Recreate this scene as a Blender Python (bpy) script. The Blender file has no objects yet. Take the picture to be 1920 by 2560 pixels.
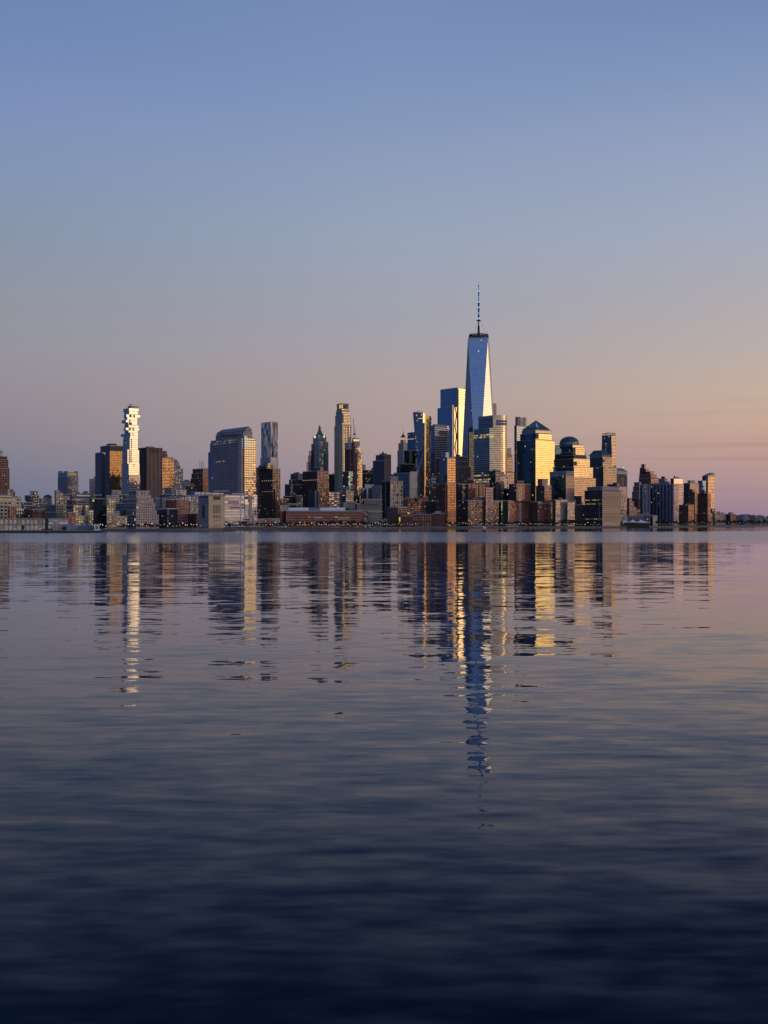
import bpy, math, random
from math import sin, cos, tan, atan, atan2, radians, degrees, pi, sqrt, exp
scene = bpy.context.scene
COL = scene.collection

# ------------------------------------------------------------------ camera
FPX = 3040.0          # focal length in pixels of a 1920 wide frame
CAMH = 12.0           # eye height above the river
HOR = 1304.0          # pixel row of the horizon in a 2560 tall frame
cam_data = bpy.data.cameras.new("camera")
cam_data.sensor_fit = 'HORIZONTAL'
cam_data.angle = 2 * atan(960 / FPX)
cam_data.shift_y = (HOR - 1280) / 1920.0
cam_data.clip_start = 0.5
cam_data.clip_end = 150000
cam = bpy.data.objects.new("camera", cam_data)
COL.objects.link(cam)
cam.location = (0, 0, CAMH)
cam.rotation_euler = (radians(90), 0, 0)
scene.camera = cam

# ------------------------------------------------------------------ exposure
scene.view_settings.view_transform = 'Standard'
scene.view_settings.look = 'None'
scene.view_settings.exposure = 0.0
scene.view_settings.gamma = 1.0
scene.view_settings.use_curve_mapping = False
scene.cycles.max_bounces = 6
scene.cycles.glossy_bounces = 4
scene.cycles.diffuse_bounces = 2
scene.cycles.sample_clamp_indirect = 4.0
scene.cycles.caustics_reflective = False

def lin(c):
    return tuple(((v / 255.0) / 12.92 if v / 255.0 <= .04045 else ((v / 255.0 + .055) / 1.055) ** 2.4) for v in c)

# ------------------------------------------------------------------ sky at dusk: the sun has just set behind the viewer's right shoulder
SUN_AZ = 110.0        # degrees clockwise from the view direction (+Y)
SUN_EL = 1.5
world = bpy.data.worlds.new("World")
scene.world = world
world.use_nodes = True
wt = world.node_tree
wn, wl = wt.nodes, wt.links
for n in list(wn): wn.remove(n)
def wnode(t, **k):
    n = wn.new(t)
    for a, b in k.items(): setattr(n, a, b)
    return n
def wmath(op, a, b=None, c=None, clamp=False):
    n = wnode('ShaderNodeMath', operation=op, use_clamp=clamp)
    for i, v in enumerate((a, b, c)):
        if v is None: continue
        if isinstance(v, (int, float)): n.inputs[i].default_value = v
        else: wl.new(v, n.inputs[i])
    return n.outputs[0]
tc = wnode('ShaderNodeTexCoord')
sp = wnode('ShaderNodeSeparateXYZ'); wl.new(tc.outputs['Generated'], sp.inputs[0])
sx, sy, sz = sp.outputs
el = wmath('MULTIPLY', wmath('ARCSINE', sz), 180 / pi)
hl = wmath('SQRT', wmath('ADD', wmath('MULTIPLY', sx, sx), wmath('ADD', wmath('MULTIPLY', sy, sy), 1e-6)))
cs = wmath('DIVIDE', wmath('ADD', wmath('MULTIPLY', sx, sin(radians(SUN_AZ))), wmath('MULTIPLY', sy, cos(radians(SUN_AZ)))), hl)
elf = wmath('DIVIDE', wmath('ADD', el, 0.0), 45.0, clamp=True)
def ramp(stops, scale=1.0, fac=None, raw=False):
    r = wnode('ShaderNodeValToRGB')
    cr = r.color_ramp
    cr.interpolation = 'LINEAR'
    while len(cr.elements) > 1: cr.elements.remove(cr.elements[-1])
    for i, (e, c) in enumerate(stops):
        elx = cr.elements[0] if i == 0 else cr.elements.new(min(1, e / 45.0))
        elx.position = min(1, e / 45.0)
        cc = c if raw else lin(c)
        elx.color = (cc[0] / scale, cc[1] / scale, cc[2] / scale, 1)
    wl.new(elf if fac is None else fac, r.inputs[0])
    return r.outputs[0]
def yel(y): return degrees(atan((HOR - y) / FPX))
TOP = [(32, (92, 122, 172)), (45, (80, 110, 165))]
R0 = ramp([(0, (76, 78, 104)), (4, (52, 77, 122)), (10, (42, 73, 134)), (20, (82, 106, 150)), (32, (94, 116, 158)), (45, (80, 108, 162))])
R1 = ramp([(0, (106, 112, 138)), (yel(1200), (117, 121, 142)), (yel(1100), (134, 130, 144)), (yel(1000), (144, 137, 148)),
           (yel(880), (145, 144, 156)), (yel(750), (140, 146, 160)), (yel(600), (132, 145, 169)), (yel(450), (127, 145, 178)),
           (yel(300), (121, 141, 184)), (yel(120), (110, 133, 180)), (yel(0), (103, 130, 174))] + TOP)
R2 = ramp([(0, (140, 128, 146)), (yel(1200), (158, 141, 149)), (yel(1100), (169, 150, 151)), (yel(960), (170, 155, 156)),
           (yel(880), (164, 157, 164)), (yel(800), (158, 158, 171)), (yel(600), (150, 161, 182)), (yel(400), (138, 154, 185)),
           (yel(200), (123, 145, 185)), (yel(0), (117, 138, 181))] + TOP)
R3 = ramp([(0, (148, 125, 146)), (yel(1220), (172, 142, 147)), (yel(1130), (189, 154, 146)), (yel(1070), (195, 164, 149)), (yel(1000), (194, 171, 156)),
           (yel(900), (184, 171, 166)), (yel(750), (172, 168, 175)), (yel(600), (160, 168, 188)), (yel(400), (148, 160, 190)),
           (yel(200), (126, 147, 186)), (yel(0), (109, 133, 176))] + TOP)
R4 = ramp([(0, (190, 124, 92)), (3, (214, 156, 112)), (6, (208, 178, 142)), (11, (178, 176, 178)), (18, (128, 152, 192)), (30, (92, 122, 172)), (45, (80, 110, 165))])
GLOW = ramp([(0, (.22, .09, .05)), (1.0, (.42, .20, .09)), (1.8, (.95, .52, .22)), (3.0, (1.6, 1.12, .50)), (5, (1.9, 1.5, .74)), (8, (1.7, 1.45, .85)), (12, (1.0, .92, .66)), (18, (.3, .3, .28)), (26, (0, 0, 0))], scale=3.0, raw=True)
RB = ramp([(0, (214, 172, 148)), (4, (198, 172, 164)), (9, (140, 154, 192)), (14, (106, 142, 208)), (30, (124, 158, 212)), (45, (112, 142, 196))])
def wmix(f, a, b):
    m = wnode('ShaderNodeMix', data_type='RGBA')
    wl.new(f, m.inputs[0]); wl.new(a, m.inputs[6]); wl.new(b, m.inputs[7])
    return m.outputs[2]
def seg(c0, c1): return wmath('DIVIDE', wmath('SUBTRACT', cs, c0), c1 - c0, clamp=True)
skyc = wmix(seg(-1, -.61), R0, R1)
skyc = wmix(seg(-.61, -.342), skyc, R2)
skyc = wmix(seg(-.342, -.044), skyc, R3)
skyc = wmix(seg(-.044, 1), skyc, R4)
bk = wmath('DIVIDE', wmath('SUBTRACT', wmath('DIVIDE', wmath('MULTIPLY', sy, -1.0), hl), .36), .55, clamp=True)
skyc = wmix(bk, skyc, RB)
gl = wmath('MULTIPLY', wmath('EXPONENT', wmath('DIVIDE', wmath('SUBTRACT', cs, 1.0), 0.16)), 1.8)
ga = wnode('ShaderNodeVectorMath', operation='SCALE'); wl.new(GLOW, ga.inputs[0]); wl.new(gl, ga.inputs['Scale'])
# faint streaks of high thin cloud low in the sky
mp = wnode('ShaderNodeMapping'); mp.inputs['Scale'].default_value = (2.2, 2.2, 125); mp.inputs['Rotation'].default_value = (0, radians(2.2), 0)
wl.new(tc.outputs['Generated'], mp.inputs[0])
nz = wnode('ShaderNodeTexNoise'); nz.inputs['Scale'].default_value = 1.6; nz.inputs['Detail'].default_value = 4; wl.new(mp.outputs[0], nz.inputs['Vector'])
st = wmath('MULTIPLY', wmath('SUBTRACT', nz.outputs[0], 0.52), 5.0, clamp=True)
band = wmath('MULTIPLY', wmath('MULTIPLY', seg(-.40, -.05), wmath('DIVIDE', wmath('SUBTRACT', 6.5, el), 3.5, clamp=True)), wmath('DIVIDE', wmath('SUBTRACT', el, 0.8), 1.6, clamp=True))
cl = wmath('SUBTRACT', 1.0, wmath('MULTIPLY', wmath('MULTIPLY', st, band), 0.13))
sk2 = wnode('ShaderNodeVectorMath', operation='SCALE'); wl.new(skyc, sk2.inputs[0]); wl.new(cl, sk2.inputs['Scale'])
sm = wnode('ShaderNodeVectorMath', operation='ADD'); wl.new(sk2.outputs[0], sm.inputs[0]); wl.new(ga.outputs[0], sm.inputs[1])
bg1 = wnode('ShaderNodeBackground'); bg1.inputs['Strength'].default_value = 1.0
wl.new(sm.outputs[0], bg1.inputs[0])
nish = wnode('ShaderNodeTexSky', sky_type='NISHITA', sun_disc=False)
nish.sun_elevation = radians(SUN_EL); nish.sun_rotation = radians(SUN_AZ)
nish.air_density = 1.2; nish.dust_density = 1.5
bg2 = wnode('ShaderNodeBackground'); bg2.inputs['Strength'].default_value = 0.015
wl.new(nish.outputs[0], bg2.inputs[0])
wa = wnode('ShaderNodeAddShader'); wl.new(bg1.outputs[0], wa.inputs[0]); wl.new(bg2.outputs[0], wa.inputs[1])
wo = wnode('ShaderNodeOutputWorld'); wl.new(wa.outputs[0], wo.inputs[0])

# last warm light from where the sun went down
sd = bpy.data.lights.new("sun", 'SUN')
sd.energy = 0.68; sd.angle = radians(40); sd.color = (1.0, 0.60, 0.34)
sun = bpy.data.objects.new("sun", sd); COL.objects.link(sun)
sun.location = (3000, -1000, 600)
from mathutils import Vector
d = Vector((sin(radians(SUN_AZ)) * cos(radians(9)), cos(radians(SUN_AZ)) * cos(radians(9)), sin(radians(9))))
sun.rotation_euler = d.to_track_quat('Z', 'Y').to_euler()

# ------------------------------------------------------------------ helpers
CR = {'A': (0, 980, 260 / 1598), 'B': (220, 980, 260 / 1598), 'C': (460, 1020, 260 / 1659), 'D': (680, 980, 260 / 1598),
      'E': (920, 980, 260 / 1598), 'F': (1060, 680, 260 / 1513), 'G': (1060, 1020, 260 / 1659), 'H': (1240, 1020, 260 / 1659),
      'I': (1400, 1060, 260 / 1659), 'J': (1560, 1100, 360 / 1659), 'S': (0, 0, 1.0), 'K': (1140, 690, 120 / 1561)}
def sx_(c, x): return CR[c][0] + x * CR[c][2]
def sy_(c, y): return CR[c][1] + y * CR[c][2]
def kx(c, x): return (sx_(c, x) - 960) / FPX           # tangent of the bearing
def hz(c, y, Y): return CAMH + (HOR - sy_(c, y)) * Y / FPX   # height seen at depth Y
GROUND = 2.5

def tag(o, label=None, cat=None, group=None, kind=None):
    if label: o['label'] = label
    if cat: o['category'] = cat
    if group: o['group'] = group
    if kind: o['kind'] = kind
    return o
def empty(name, loc, rz=0):
    o = bpy.data.objects.new(name, None); COL.objects.link(o)
    o.location = loc; o.rotation_euler = (0, 0, rz); o.empty_display_size = 2
    return o
def copy_tree(o, parent=None):
    c = o.copy(); COL.objects.link(c); c.parent = parent
    for ch in o.children: copy_tree(ch, c)
    return c

class MB:
    """collects faces for one mesh"""
    def __init__(s): s.v = []; s.f = []; s.m = []; s.uv = []; s.mats = []; s.smooth = []
    def mi(s, mat):
        if mat not in s.mats: s.mats.append(mat)
        return s.mats.index(mat)
    def face(s, pts, mat, uvs=None, smooth=False):
        b = len(s.v); s.v += [tuple(p) for p in pts]
        s.f.append(tuple(range(b, b + len(pts)))); s.m.append(s.mi(mat))
        s.uv.append(uvs if uvs else [(p[0], p[1]) for p in pts]); s.smooth.append(smooth)
    def prism(s, poly, z0, z1, mats, roof=None, top=None, cap=True, smooth=False):
        n = len(poly); top = top or poly
        u = 0
        for i in range(n):
            j = (i + 1) % n
            a, b, c, d_ = poly[i], poly[j], top[j], top[i]
            w = sqrt((a[0] - b[0]) ** 2 + (a[1] - b[1]) ** 2)
            wt_ = sqrt((c[0] - d_[0]) ** 2 + (c[1] - d_[1]) ** 2)
            mat = mats[i % len(mats)] if isinstance(mats, (list, tuple)) else mats
            if mat is not None and (w > .01 or wt_ > .01):
                o = (w - wt_) / 2
                s.face([(a[0], a[1], z0), (b[0], b[1], z0), (c[0], c[1], z1), (d_[0], d_[1], z1)], mat,
                       [(u, z0), (u + w, z0), (u + w - o, z1), (u + o, z1)], smooth)
            u += w
        if cap:
            s.face([(p[0], p[1], z1) for p in top], roof or M_ROOF)
    def box(s, cx, cy, z0, z1, wx, wy, mat, az=0.0, roof=None):
        ca, sa = cos(az), sin(az)
        P = [(cx + x * ca - y * sa, cy + x * sa + y * ca) for x, y in ((-wx / 2, -wy / 2), (wx / 2, -wy / 2), (wx / 2, wy / 2), (-wx / 2, wy / 2))]
        s.prism(P, z0, z1, mat, roof or mat)
    def cyl(s, cx, cy, z0, z1, r0, r1, n, mat, cap=True, smooth=True):
        p0 = [(cx + r0 * cos(2 * pi * i / n), cy + r0 * sin(2 * pi * i / n)) for i in range(n)]
        p1 = [(cx + r1 * cos(2 * pi * i / n), cy + r1 * sin(2 * pi * i / n)) for i in range(n)]
        s.prism(p0, z0, z1, mat, mat, top=p1, cap=cap and r1 > .02, smooth=smooth)
    def lathe(s, cx, cy, prof, n, mat):
        for (z0, r0), (z1, r1) in zip(prof, prof[1:]): s.cyl(cx, cy, z0, z1, r0, r1, n, mat, cap=False)
        if prof[-1][1] > .05: s.face([(cx + prof[-1][1] * cos(2 * pi * i / n), cy + prof[-1][1] * sin(2 * pi * i / n), prof[-1][0]) for i in range(n)], mat)
    def bar(s, a, b, r, mat, n=4, r1=None):
        a = Vector(a); b = Vector(b); dd = (b - a)
        if dd.length < 1e-4: return
        q = dd.to_track_quat('Z', 'Y'); r1 = r if r1 is None else r1
        A = [a + q @ Vector((r * cos(2 * pi * i / n + pi / 4), r * sin(2 * pi * i / n + pi / 4), 0)) for i in range(n)]
        B = [b + q @ Vector((r1 * cos(2 * pi * i / n + pi / 4), r1 * sin(2 * pi * i / n + pi / 4), 0)) for i in range(n)]
        for i in range(n):
            j = (i + 1) % n
            s.face([A[i], A[j], B[j], B[i]], mat)
        s.face(B, mat); s.face(A[::-1], mat)
    def edgebox(s, p0, p1, s0, s1, z0, z1, dep, mat, back=0.3):
        """a box standing proud of the wall p0-p1 between distances s0..s1"""
        L = sqrt((p1[0] - p0[0]) ** 2 + (p1[1] - p0[1]) ** 2)
        tx, ty = (p1[0] - p0[0]) / L, (p1[1] - p0[1]) / L
        nx, ny = ty, -tx
        def q(t, o): return (p0[0] + tx * t + nx * o, p0[1] + ty * t + ny * o)
        s.prism([q(s0, dep), q(s1, dep), q(s1, -back), q(s0, -back)], z0, z1, mat, mat)
        P = [q(s0, -back), q(s1, -back), q(s1, dep), q(s0, dep)]
        s.face([(p[0], p[1], z0) for p in P], mat)
    def build(s, name, parent=None, loc=None):
        me = bpy.data.meshes.new(name)
        o = Vector((0, 0, 0)) if loc is None else Vector(loc)
        me.from_pydata([(p[0] - o[0], p[1] - o[1], p[2] - o[2]) for p in s.v], [], s.f)
        for m in s.mats: me.materials.append(m)
        uvl = me.uv_layers.new(name="UVMap")
        k = 0
        for pi_, uvs in enumerate(s.uv):
            me.polygons[pi_].material_index = s.m[pi_]
            me.polygons[pi_].use_smooth = s.smooth[pi_]
            for w in uvs:
                uvl.data[k].uv = w; k += 1
        ob = bpy.data.objects.new(name, me); COL.objects.link(ob)
        if parent is not None: ob.parent = parent
        elif loc is not None: ob.location = loc
        return ob

# ------------------------------------------------------------------ materials
def mat_new(name):
    m = bpy.data.materials.new(name); m.use_nodes = True
    nt = m.node_tree
    for n in list(nt.nodes): nt.nodes.remove(n)
    out = nt.nodes.new('ShaderNodeOutputMaterial')
    try: m.cycles.emission_sampling = 'NONE'
    except Exception: pass
    return m, nt, out
def N_(nt, t, **k):
    n = nt.nodes.new(t)
    for a, b in k.items(): setattr(n, a, b)
    return n
def math_(nt, op, a, b=None, clamp=False):
    n = nt.nodes.new('ShaderNodeMath'); n.operation = op; n.use_clamp = clamp
    for i, v in enumerate((a, b)):
        if v is None: continue
        if isinstance(v, (int, float)): n.inputs[i].default_value = v
        else: nt.links.new(v, n.inputs[i])
    return n.outputs[0]
def plain(name, col, rough=.8, metal=0.0, var=.25, scale=.08):
    m, nt, out = mat_new(name)
    p = N_(nt, 'ShaderNodeBsdfPrincipled')
    g = N_(nt, 'ShaderNodeNewGeometry')
    nz_ = N_(nt, 'ShaderNodeTexNoise'); nz_.inputs['Scale'].default_value = scale; nz_.inputs['Detail'].default_value = 4
    nt.links.new(g.outputs['Position'], nz_.inputs['Vector'])
    f = math_(nt, 'ADD', math_(nt, 'MULTIPLY', nz_.outputs[0], var * 2), 1 - var)
    vm = N_(nt, 'ShaderNodeVectorMath', operation='SCALE'); vm.inputs[0].default_value = col; nt.links.new(f, vm.inputs['Scale'])
    nt.links.new(vm.outputs[0], p.inputs['Base Color'])
    p.inputs['Roughness'].default_value = rough; p.inputs['Metallic'].default_value = metal
    nt.links.new(p.outputs[0], out.inputs[0])
    return m
def emit(name, col, s):
    m, nt, out = mat_new(name)
    e = N_(nt, 'ShaderNodeEmission'); e.inputs[0].default_value = (*col, 1); e.inputs[1].default_value = s
    nt.links.new(e.outputs[0], out.inputs[0])
    return m

def facade_group():
    ng = bpy.data.node_groups.new("facade", 'ShaderNodeTree')
    I = ng.interface
    def inp(nm, t, dv):
        s_ = I.new_socket(name=nm, in_out='INPUT', socket_type=t); s_.default_value = dv
    inp('Wall', 'NodeSocketColor', (.3, .3, .3, 1)); inp('Glass', 'NodeSocketColor', (.3, .35, .4, 1))
    for nm, dv in (('Floor', 3.6), ('Bay', 3.2), ('WW', .5), ('WH', .5), ('Lit', .02), ('Row', 0), ('Rough', .06), ('Jit', .02), ('LitStr', 1.0), ('Seed', 0), ('Warp', .02), ('Var', .15), ('Metal', 0)):
        inp(nm, 'NodeSocketFloat', dv)
    inp('LitCol', 'NodeSocketColor', (1, .6, .25, 1))
    I.new_socket(name='Shader', in_out='OUTPUT', socket_type='NodeSocketShader')
    gi = ng.nodes.new('NodeGroupInput'); go = ng.nodes.new('NodeGroupOutput')
    g = gi.outputs
    L = ng.links
    uvn = N_(ng, 'ShaderNodeUVMap'); uvn.uv_map = "UVMap"
    sep = N_(ng, 'ShaderNodeSeparateXYZ'); L.new(uvn.outputs[0], sep.inputs[0])
    uu = math_(ng, 'DIVIDE', sep.outputs[0], g['Bay']); vv = math_(ng, 'DIVIDE', sep.outputs[1], g['Floor'])
    cu = math_(ng, 'FLOOR', uu); cv = math_(ng, 'FLOOR', vv)
    fu = math_(ng, 'ABSOLUTE', math_(ng, 'SUBTRACT', math_(ng, 'FRACT', uu), .5))
    fv = math_(ng, 'ABSOLUTE', math_(ng, 'SUBTRACT', math_(ng, 'FRACT', vv), .5))
    mask = math_(ng, 'MULTIPLY', math_(ng, 'LESS_THAN', fu, math_(ng, 'MULTIPLY', g['WW'], .5)), math_(ng, 'LESS_THAN', fv, math_(ng, 'MULTIPLY', g['WH'], .5)))
    cmb = N_(ng, 'ShaderNodeCombineXYZ'); L.new(cu, cmb.inputs[0]); L.new(cv, cmb.inputs[1]); L.new(g['Seed'], cmb.inputs[2])
    wnz = N_(ng, 'ShaderNodeTexWhiteNoise', noise_dimensions='3D'); L.new(cmb.outputs[0], wnz.inputs['Vector'])
    cm2 = N_(ng, 'ShaderNodeCombineXYZ'); cm2.inputs[0].default_value = 7.3; L.new(cv, cm2.inputs[1]); L.new(g['Seed'], cm2.inputs[2])
    wn2 = N_(ng, 'ShaderNodeTexWhiteNoise', noise_dimensions='3D'); L.new(cm2.outputs[0], wn2.inputs['Vector'])
    sc = N_(ng, 'ShaderNodeSeparateColor'); L.new(wnz.outputs['Color'], sc.inputs[0])
    lit = math_(ng, 'LESS_THAN', wnz.outputs['Value'], g['Lit'])
    row = math_(ng, 'MULTIPLY', math_(ng, 'LESS_THAN', wn2.outputs['Value'], g['Row']), math_(ng, 'LESS_THAN', sc.outputs[1], .7))
    on = math_(ng, 'MULTIPLY', math_(ng, 'MAXIMUM', lit, row), mask)
    onr = math_(ng, 'MULTIPLY', math_(ng, 'MULTIPLY', on, g['LitStr']), math_(ng, 'ADD', math_(ng, 'MULTIPLY', sc.outputs[2], .9), .3))
    # pane normals: small tilt per pane plus a slow warp of the whole wall
    geo = N_(ng, 'ShaderNodeNewGeometry')
    j1 = N_(ng, 'ShaderNodeVectorMath', operation='SUBTRACT'); L.new(wnz.outputs['Color'], j1.inputs[0]); j1.inputs[1].default_value = (.5, .5, .5)
    j2 = N_(ng, 'ShaderNodeVectorMath', operation='SCALE'); L.new(j1.outputs[0], j2.inputs[0]); L.new(g['Jit'], j2.inputs['Scale'])
    nz_ = N_(ng, 'ShaderNodeTexNoise'); nz_.inputs['Scale'].default_value = .05; nz_.inputs['Detail'].default_value = 2; L.new(geo.outputs['Position'], nz_.inputs['Vector'])
    j3 = N_(ng, 'ShaderNodeVectorMath', operation='SUBTRACT'); L.new(nz_.outputs['Color'], j3.inputs[0]); j3.inputs[1].default_value = (.5, .5, .5)
    j4 = N_(ng, 'ShaderNodeVectorMath', operation='SCALE'); L.new(j3.outputs[0], j4.inputs[0]); L.new(g['Warp'], j4.inputs['Scale'])
    a1 = N_(ng, 'ShaderNodeVectorMath', operation='ADD'); L.new(geo.outputs['Normal'], a1.inputs[0]); L.new(j2.outputs[0], a1.inputs[1])
    a2 = N_(ng, 'ShaderNodeVectorMath', operation='ADD'); L.new(a1.outputs[0], a2.inputs[0]); L.new(j4.outputs[0], a2.inputs[1])
    nn = N_(ng, 'ShaderNodeVectorMath', operation='NORMALIZE'); L.new(a2.outputs[0], nn.inputs[0])
    gv = N_(ng, 'ShaderNodeVectorMath', operation='SCALE'); L.new(g['Glass'], gv.inputs[0])
    L.new(math_(ng, 'ADD', math_(ng, 'MULTIPLY', math_(ng, 'SUBTRACT', sc.outputs[0], .5), math_(ng, 'MULTIPLY', g['Var'], 2.0)), 1.0), gv.inputs['Scale'])
    gp = N_(ng, 'ShaderNodeBsdfPrincipled'); gp.inputs['Metallic'].default_value = 1
    L.new(gv.outputs[0], gp.inputs['Base Color']); L.new(g['Rough'], gp.inputs['Roughness']); L.new(nn.outputs[0], gp.inputs['Normal'])
    L.new(g['LitCol'], gp.inputs['Emission Color']); L.new(onr, gp.inputs['Emission Strength'])
    # masonry with slow tonal wear
    n3 = N_(ng, 'ShaderNodeTexNoise'); n3.inputs['Scale'].default_value = .06; n3.inputs['Detail'].default_value = 5; L.new(geo.outputs['Position'], n3.inputs['Vector'])
    wv = N_(ng, 'ShaderNodeVectorMath', operation='SCALE'); L.new(g['Wall'], wv.inputs[0]); L.new(math_(ng, 'ADD', math_(ng, 'MULTIPLY', n3.outputs[0], .7), .65), wv.inputs['Scale'])
    wp = N_(ng, 'ShaderNodeBsdfPrincipled'); L.new(g['Metal'], wp.inputs['Metallic']); L.new(math_(ng, 'SUBTRACT', .75, math_(ng, 'MULTIPLY', g['Metal'], .45)), wp.inputs['Roughness']); L.new(wv.outputs[0], wp.inputs['Base Color'])
    mx = N_(ng, 'ShaderNodeMixShader'); L.new(mask, mx.inputs[0]); L.new(wp.outputs[0], mx.inputs[1]); L.new(gp.outputs[0], mx.inputs[2])
    L.new(mx.outputs[0], go.inputs[0])
    return ng
FG = facade_group()
_fc = [0]
def fac(wall, glass=(.20, .24, .30), fl=3.6, bay=3.2, ww=.5, wh=.5, lit=.012, row=0.0, rough=.06, jit=.03, litc=(1, .60, .22), lits=.6, warp=.03, var=.22, metal=0.0, name='facade'):
    _fc[0] += 1
    m, nt, out = mat_new(name)
    g = N_(nt, 'ShaderNodeGroup'); g.node_tree = FG
    for k, v in (('Wall', (*wall, 1)), ('Glass', (*glass, 1)), ('Floor', fl), ('Bay', bay), ('WW', ww), ('WH', wh), ('Lit', lit), ('Row', row),
                 ('Rough', rough), ('Jit', jit), ('LitStr', lits), ('Seed', _fc[0] * 3.17), ('LitCol', (*litc, 1)), ('Warp', warp), ('Var', var), ('Metal', metal)):
        g.inputs[k].default_value = v
    nt.links.new(g.outputs[0], out.inputs[0])
    return m
def glass(tint=(.34, .42, .54), fl=4.0, bay=3.0, line=.12, wall=(.05, .055, .065), **k):
    k.setdefault('rough', .04); k.setdefault('jit', .012); k.setdefault('lit', .003); k.setdefault('lits', .6); k.setdefault('var', .07); k.setdefault('warp', .02)
    return fac(wall, tint, fl, bay, 1 - line * .7, 1 - line, **k)

M_ROOF = plain('roof_gravel', (.13, .13, .14))
M_DARK = plain('dark_metal', (.03, .032, .04), .5, .3)
M_STEEL = plain('grey_steel', (.25, .26, .29), .45, .5)
M_CONC = plain('concrete', (.34, .34, .35))
M_WHITE = plain('white_panel', (.70, .70, .70), .6)
M_WOOD = plain('tank_wood', (.12, .075, .05))
M_COPPER = plain('green_copper', (.055, .17, .14), .6)
M_TEAL = plain('teal_roof', (.02, .07, .075), .45, .2)
M_SLATE = plain('slate_panel', (.16, .19, .24), .5)
M_BRICK = plain('red_brick', (.24, .085, .055))
M_TAN = plain('tan_stone', (.56, .45, .28))
M_CREAM = plain('cream_panel', (.55, .50, .40))
M_PINK = plain('pink_stone', (.45, .33, .30))
M_REDS = plain('red_steel', (.30, .05, .05), .5)
M_BLUEP = plain('blue_panel', (.13, .24, .42), .5)
M_LAMP = emit('lamp_glow', (1.0, .72, .38), 1.0)
M_LAMPW = emit('lamp_white', (1.0, .88, .75), 1.15)
M_SPBLUE = emit('spire_light', (.10, .38, 1.0), 1.6)
M_YEL = emit('lit_room', (1.0, .62, .16), .75)

# ------------------------------------------------------------------ buildings
def dirs(az):            # unit vector of a bearing measured clockwise from +Y
    return (sin(radians(az)), cos(radians(az)))
def footprint(c, xl, xc, xr, Y, rot=0.0, wl=None, wr=None):
    tR = dirs(54 + rot); tL = dirs(324 + rot)
    C = (kx(c, xc) * Y, Y)
    def solve(k, t):
        den = t[0] - k * t[1]
        return (k * C[1] - C[0]) / den if abs(den) > 1e-6 else 20.0
    sR = wr if wr else max(2.0, solve(kx(c, xr), tR))
    sL = wl if wl else max(2.0, solve(kx(c, xl), tL))
    sR = min(sR, 400); sL = min(sL, 140)
    return [C, (C[0] + sR * tR[0], C[1] + sR * tR[1]), (C[0] + sR * tR[0] + sL * tL[0], C[1] + sR * tR[1] + sL * tL[1]), (C[0] + sL * tL[0], C[1] + sL * tL[1])]
def centroid(P): return (sum(p[0] for p in P) / len(P), sum(p[1] for p in P) / len(P))
def scaled(P, f, c=None):
    c = c or centroid(P)
    return [(c[0] + (p[0] - c[0]) * f, c[1] + (p[1] - c[1]) * f) for p in P]
def outset(P, d_):
    c = centroid(P)
    r = []
    for p in P:
        l = sqrt((p[0] - c[0]) ** 2 + (p[1] - c[1]) ** 2)
        r.append((c[0] + (p[0] - c[0]) * (1 + d_ * 1.41 / l), c[1] + (p[1] - c[1]) * (1 + d_ * 1.41 / l)))
    return r
def elen(P, i):
    a, b = P[i], P[(i + 1) % len(P)]
    return sqrt((a[0] - b[0]) ** 2 + (a[1] - b[1]) ** 2)

def T(xl, xc, xr, yt, L, R=None, **o):  # many L/R pairs carry left shade and right glow in their colours
    return dict(xl=xl, xc=xc, xr=xr, yt=yt, L=L, R=R or L, **o)

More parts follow.
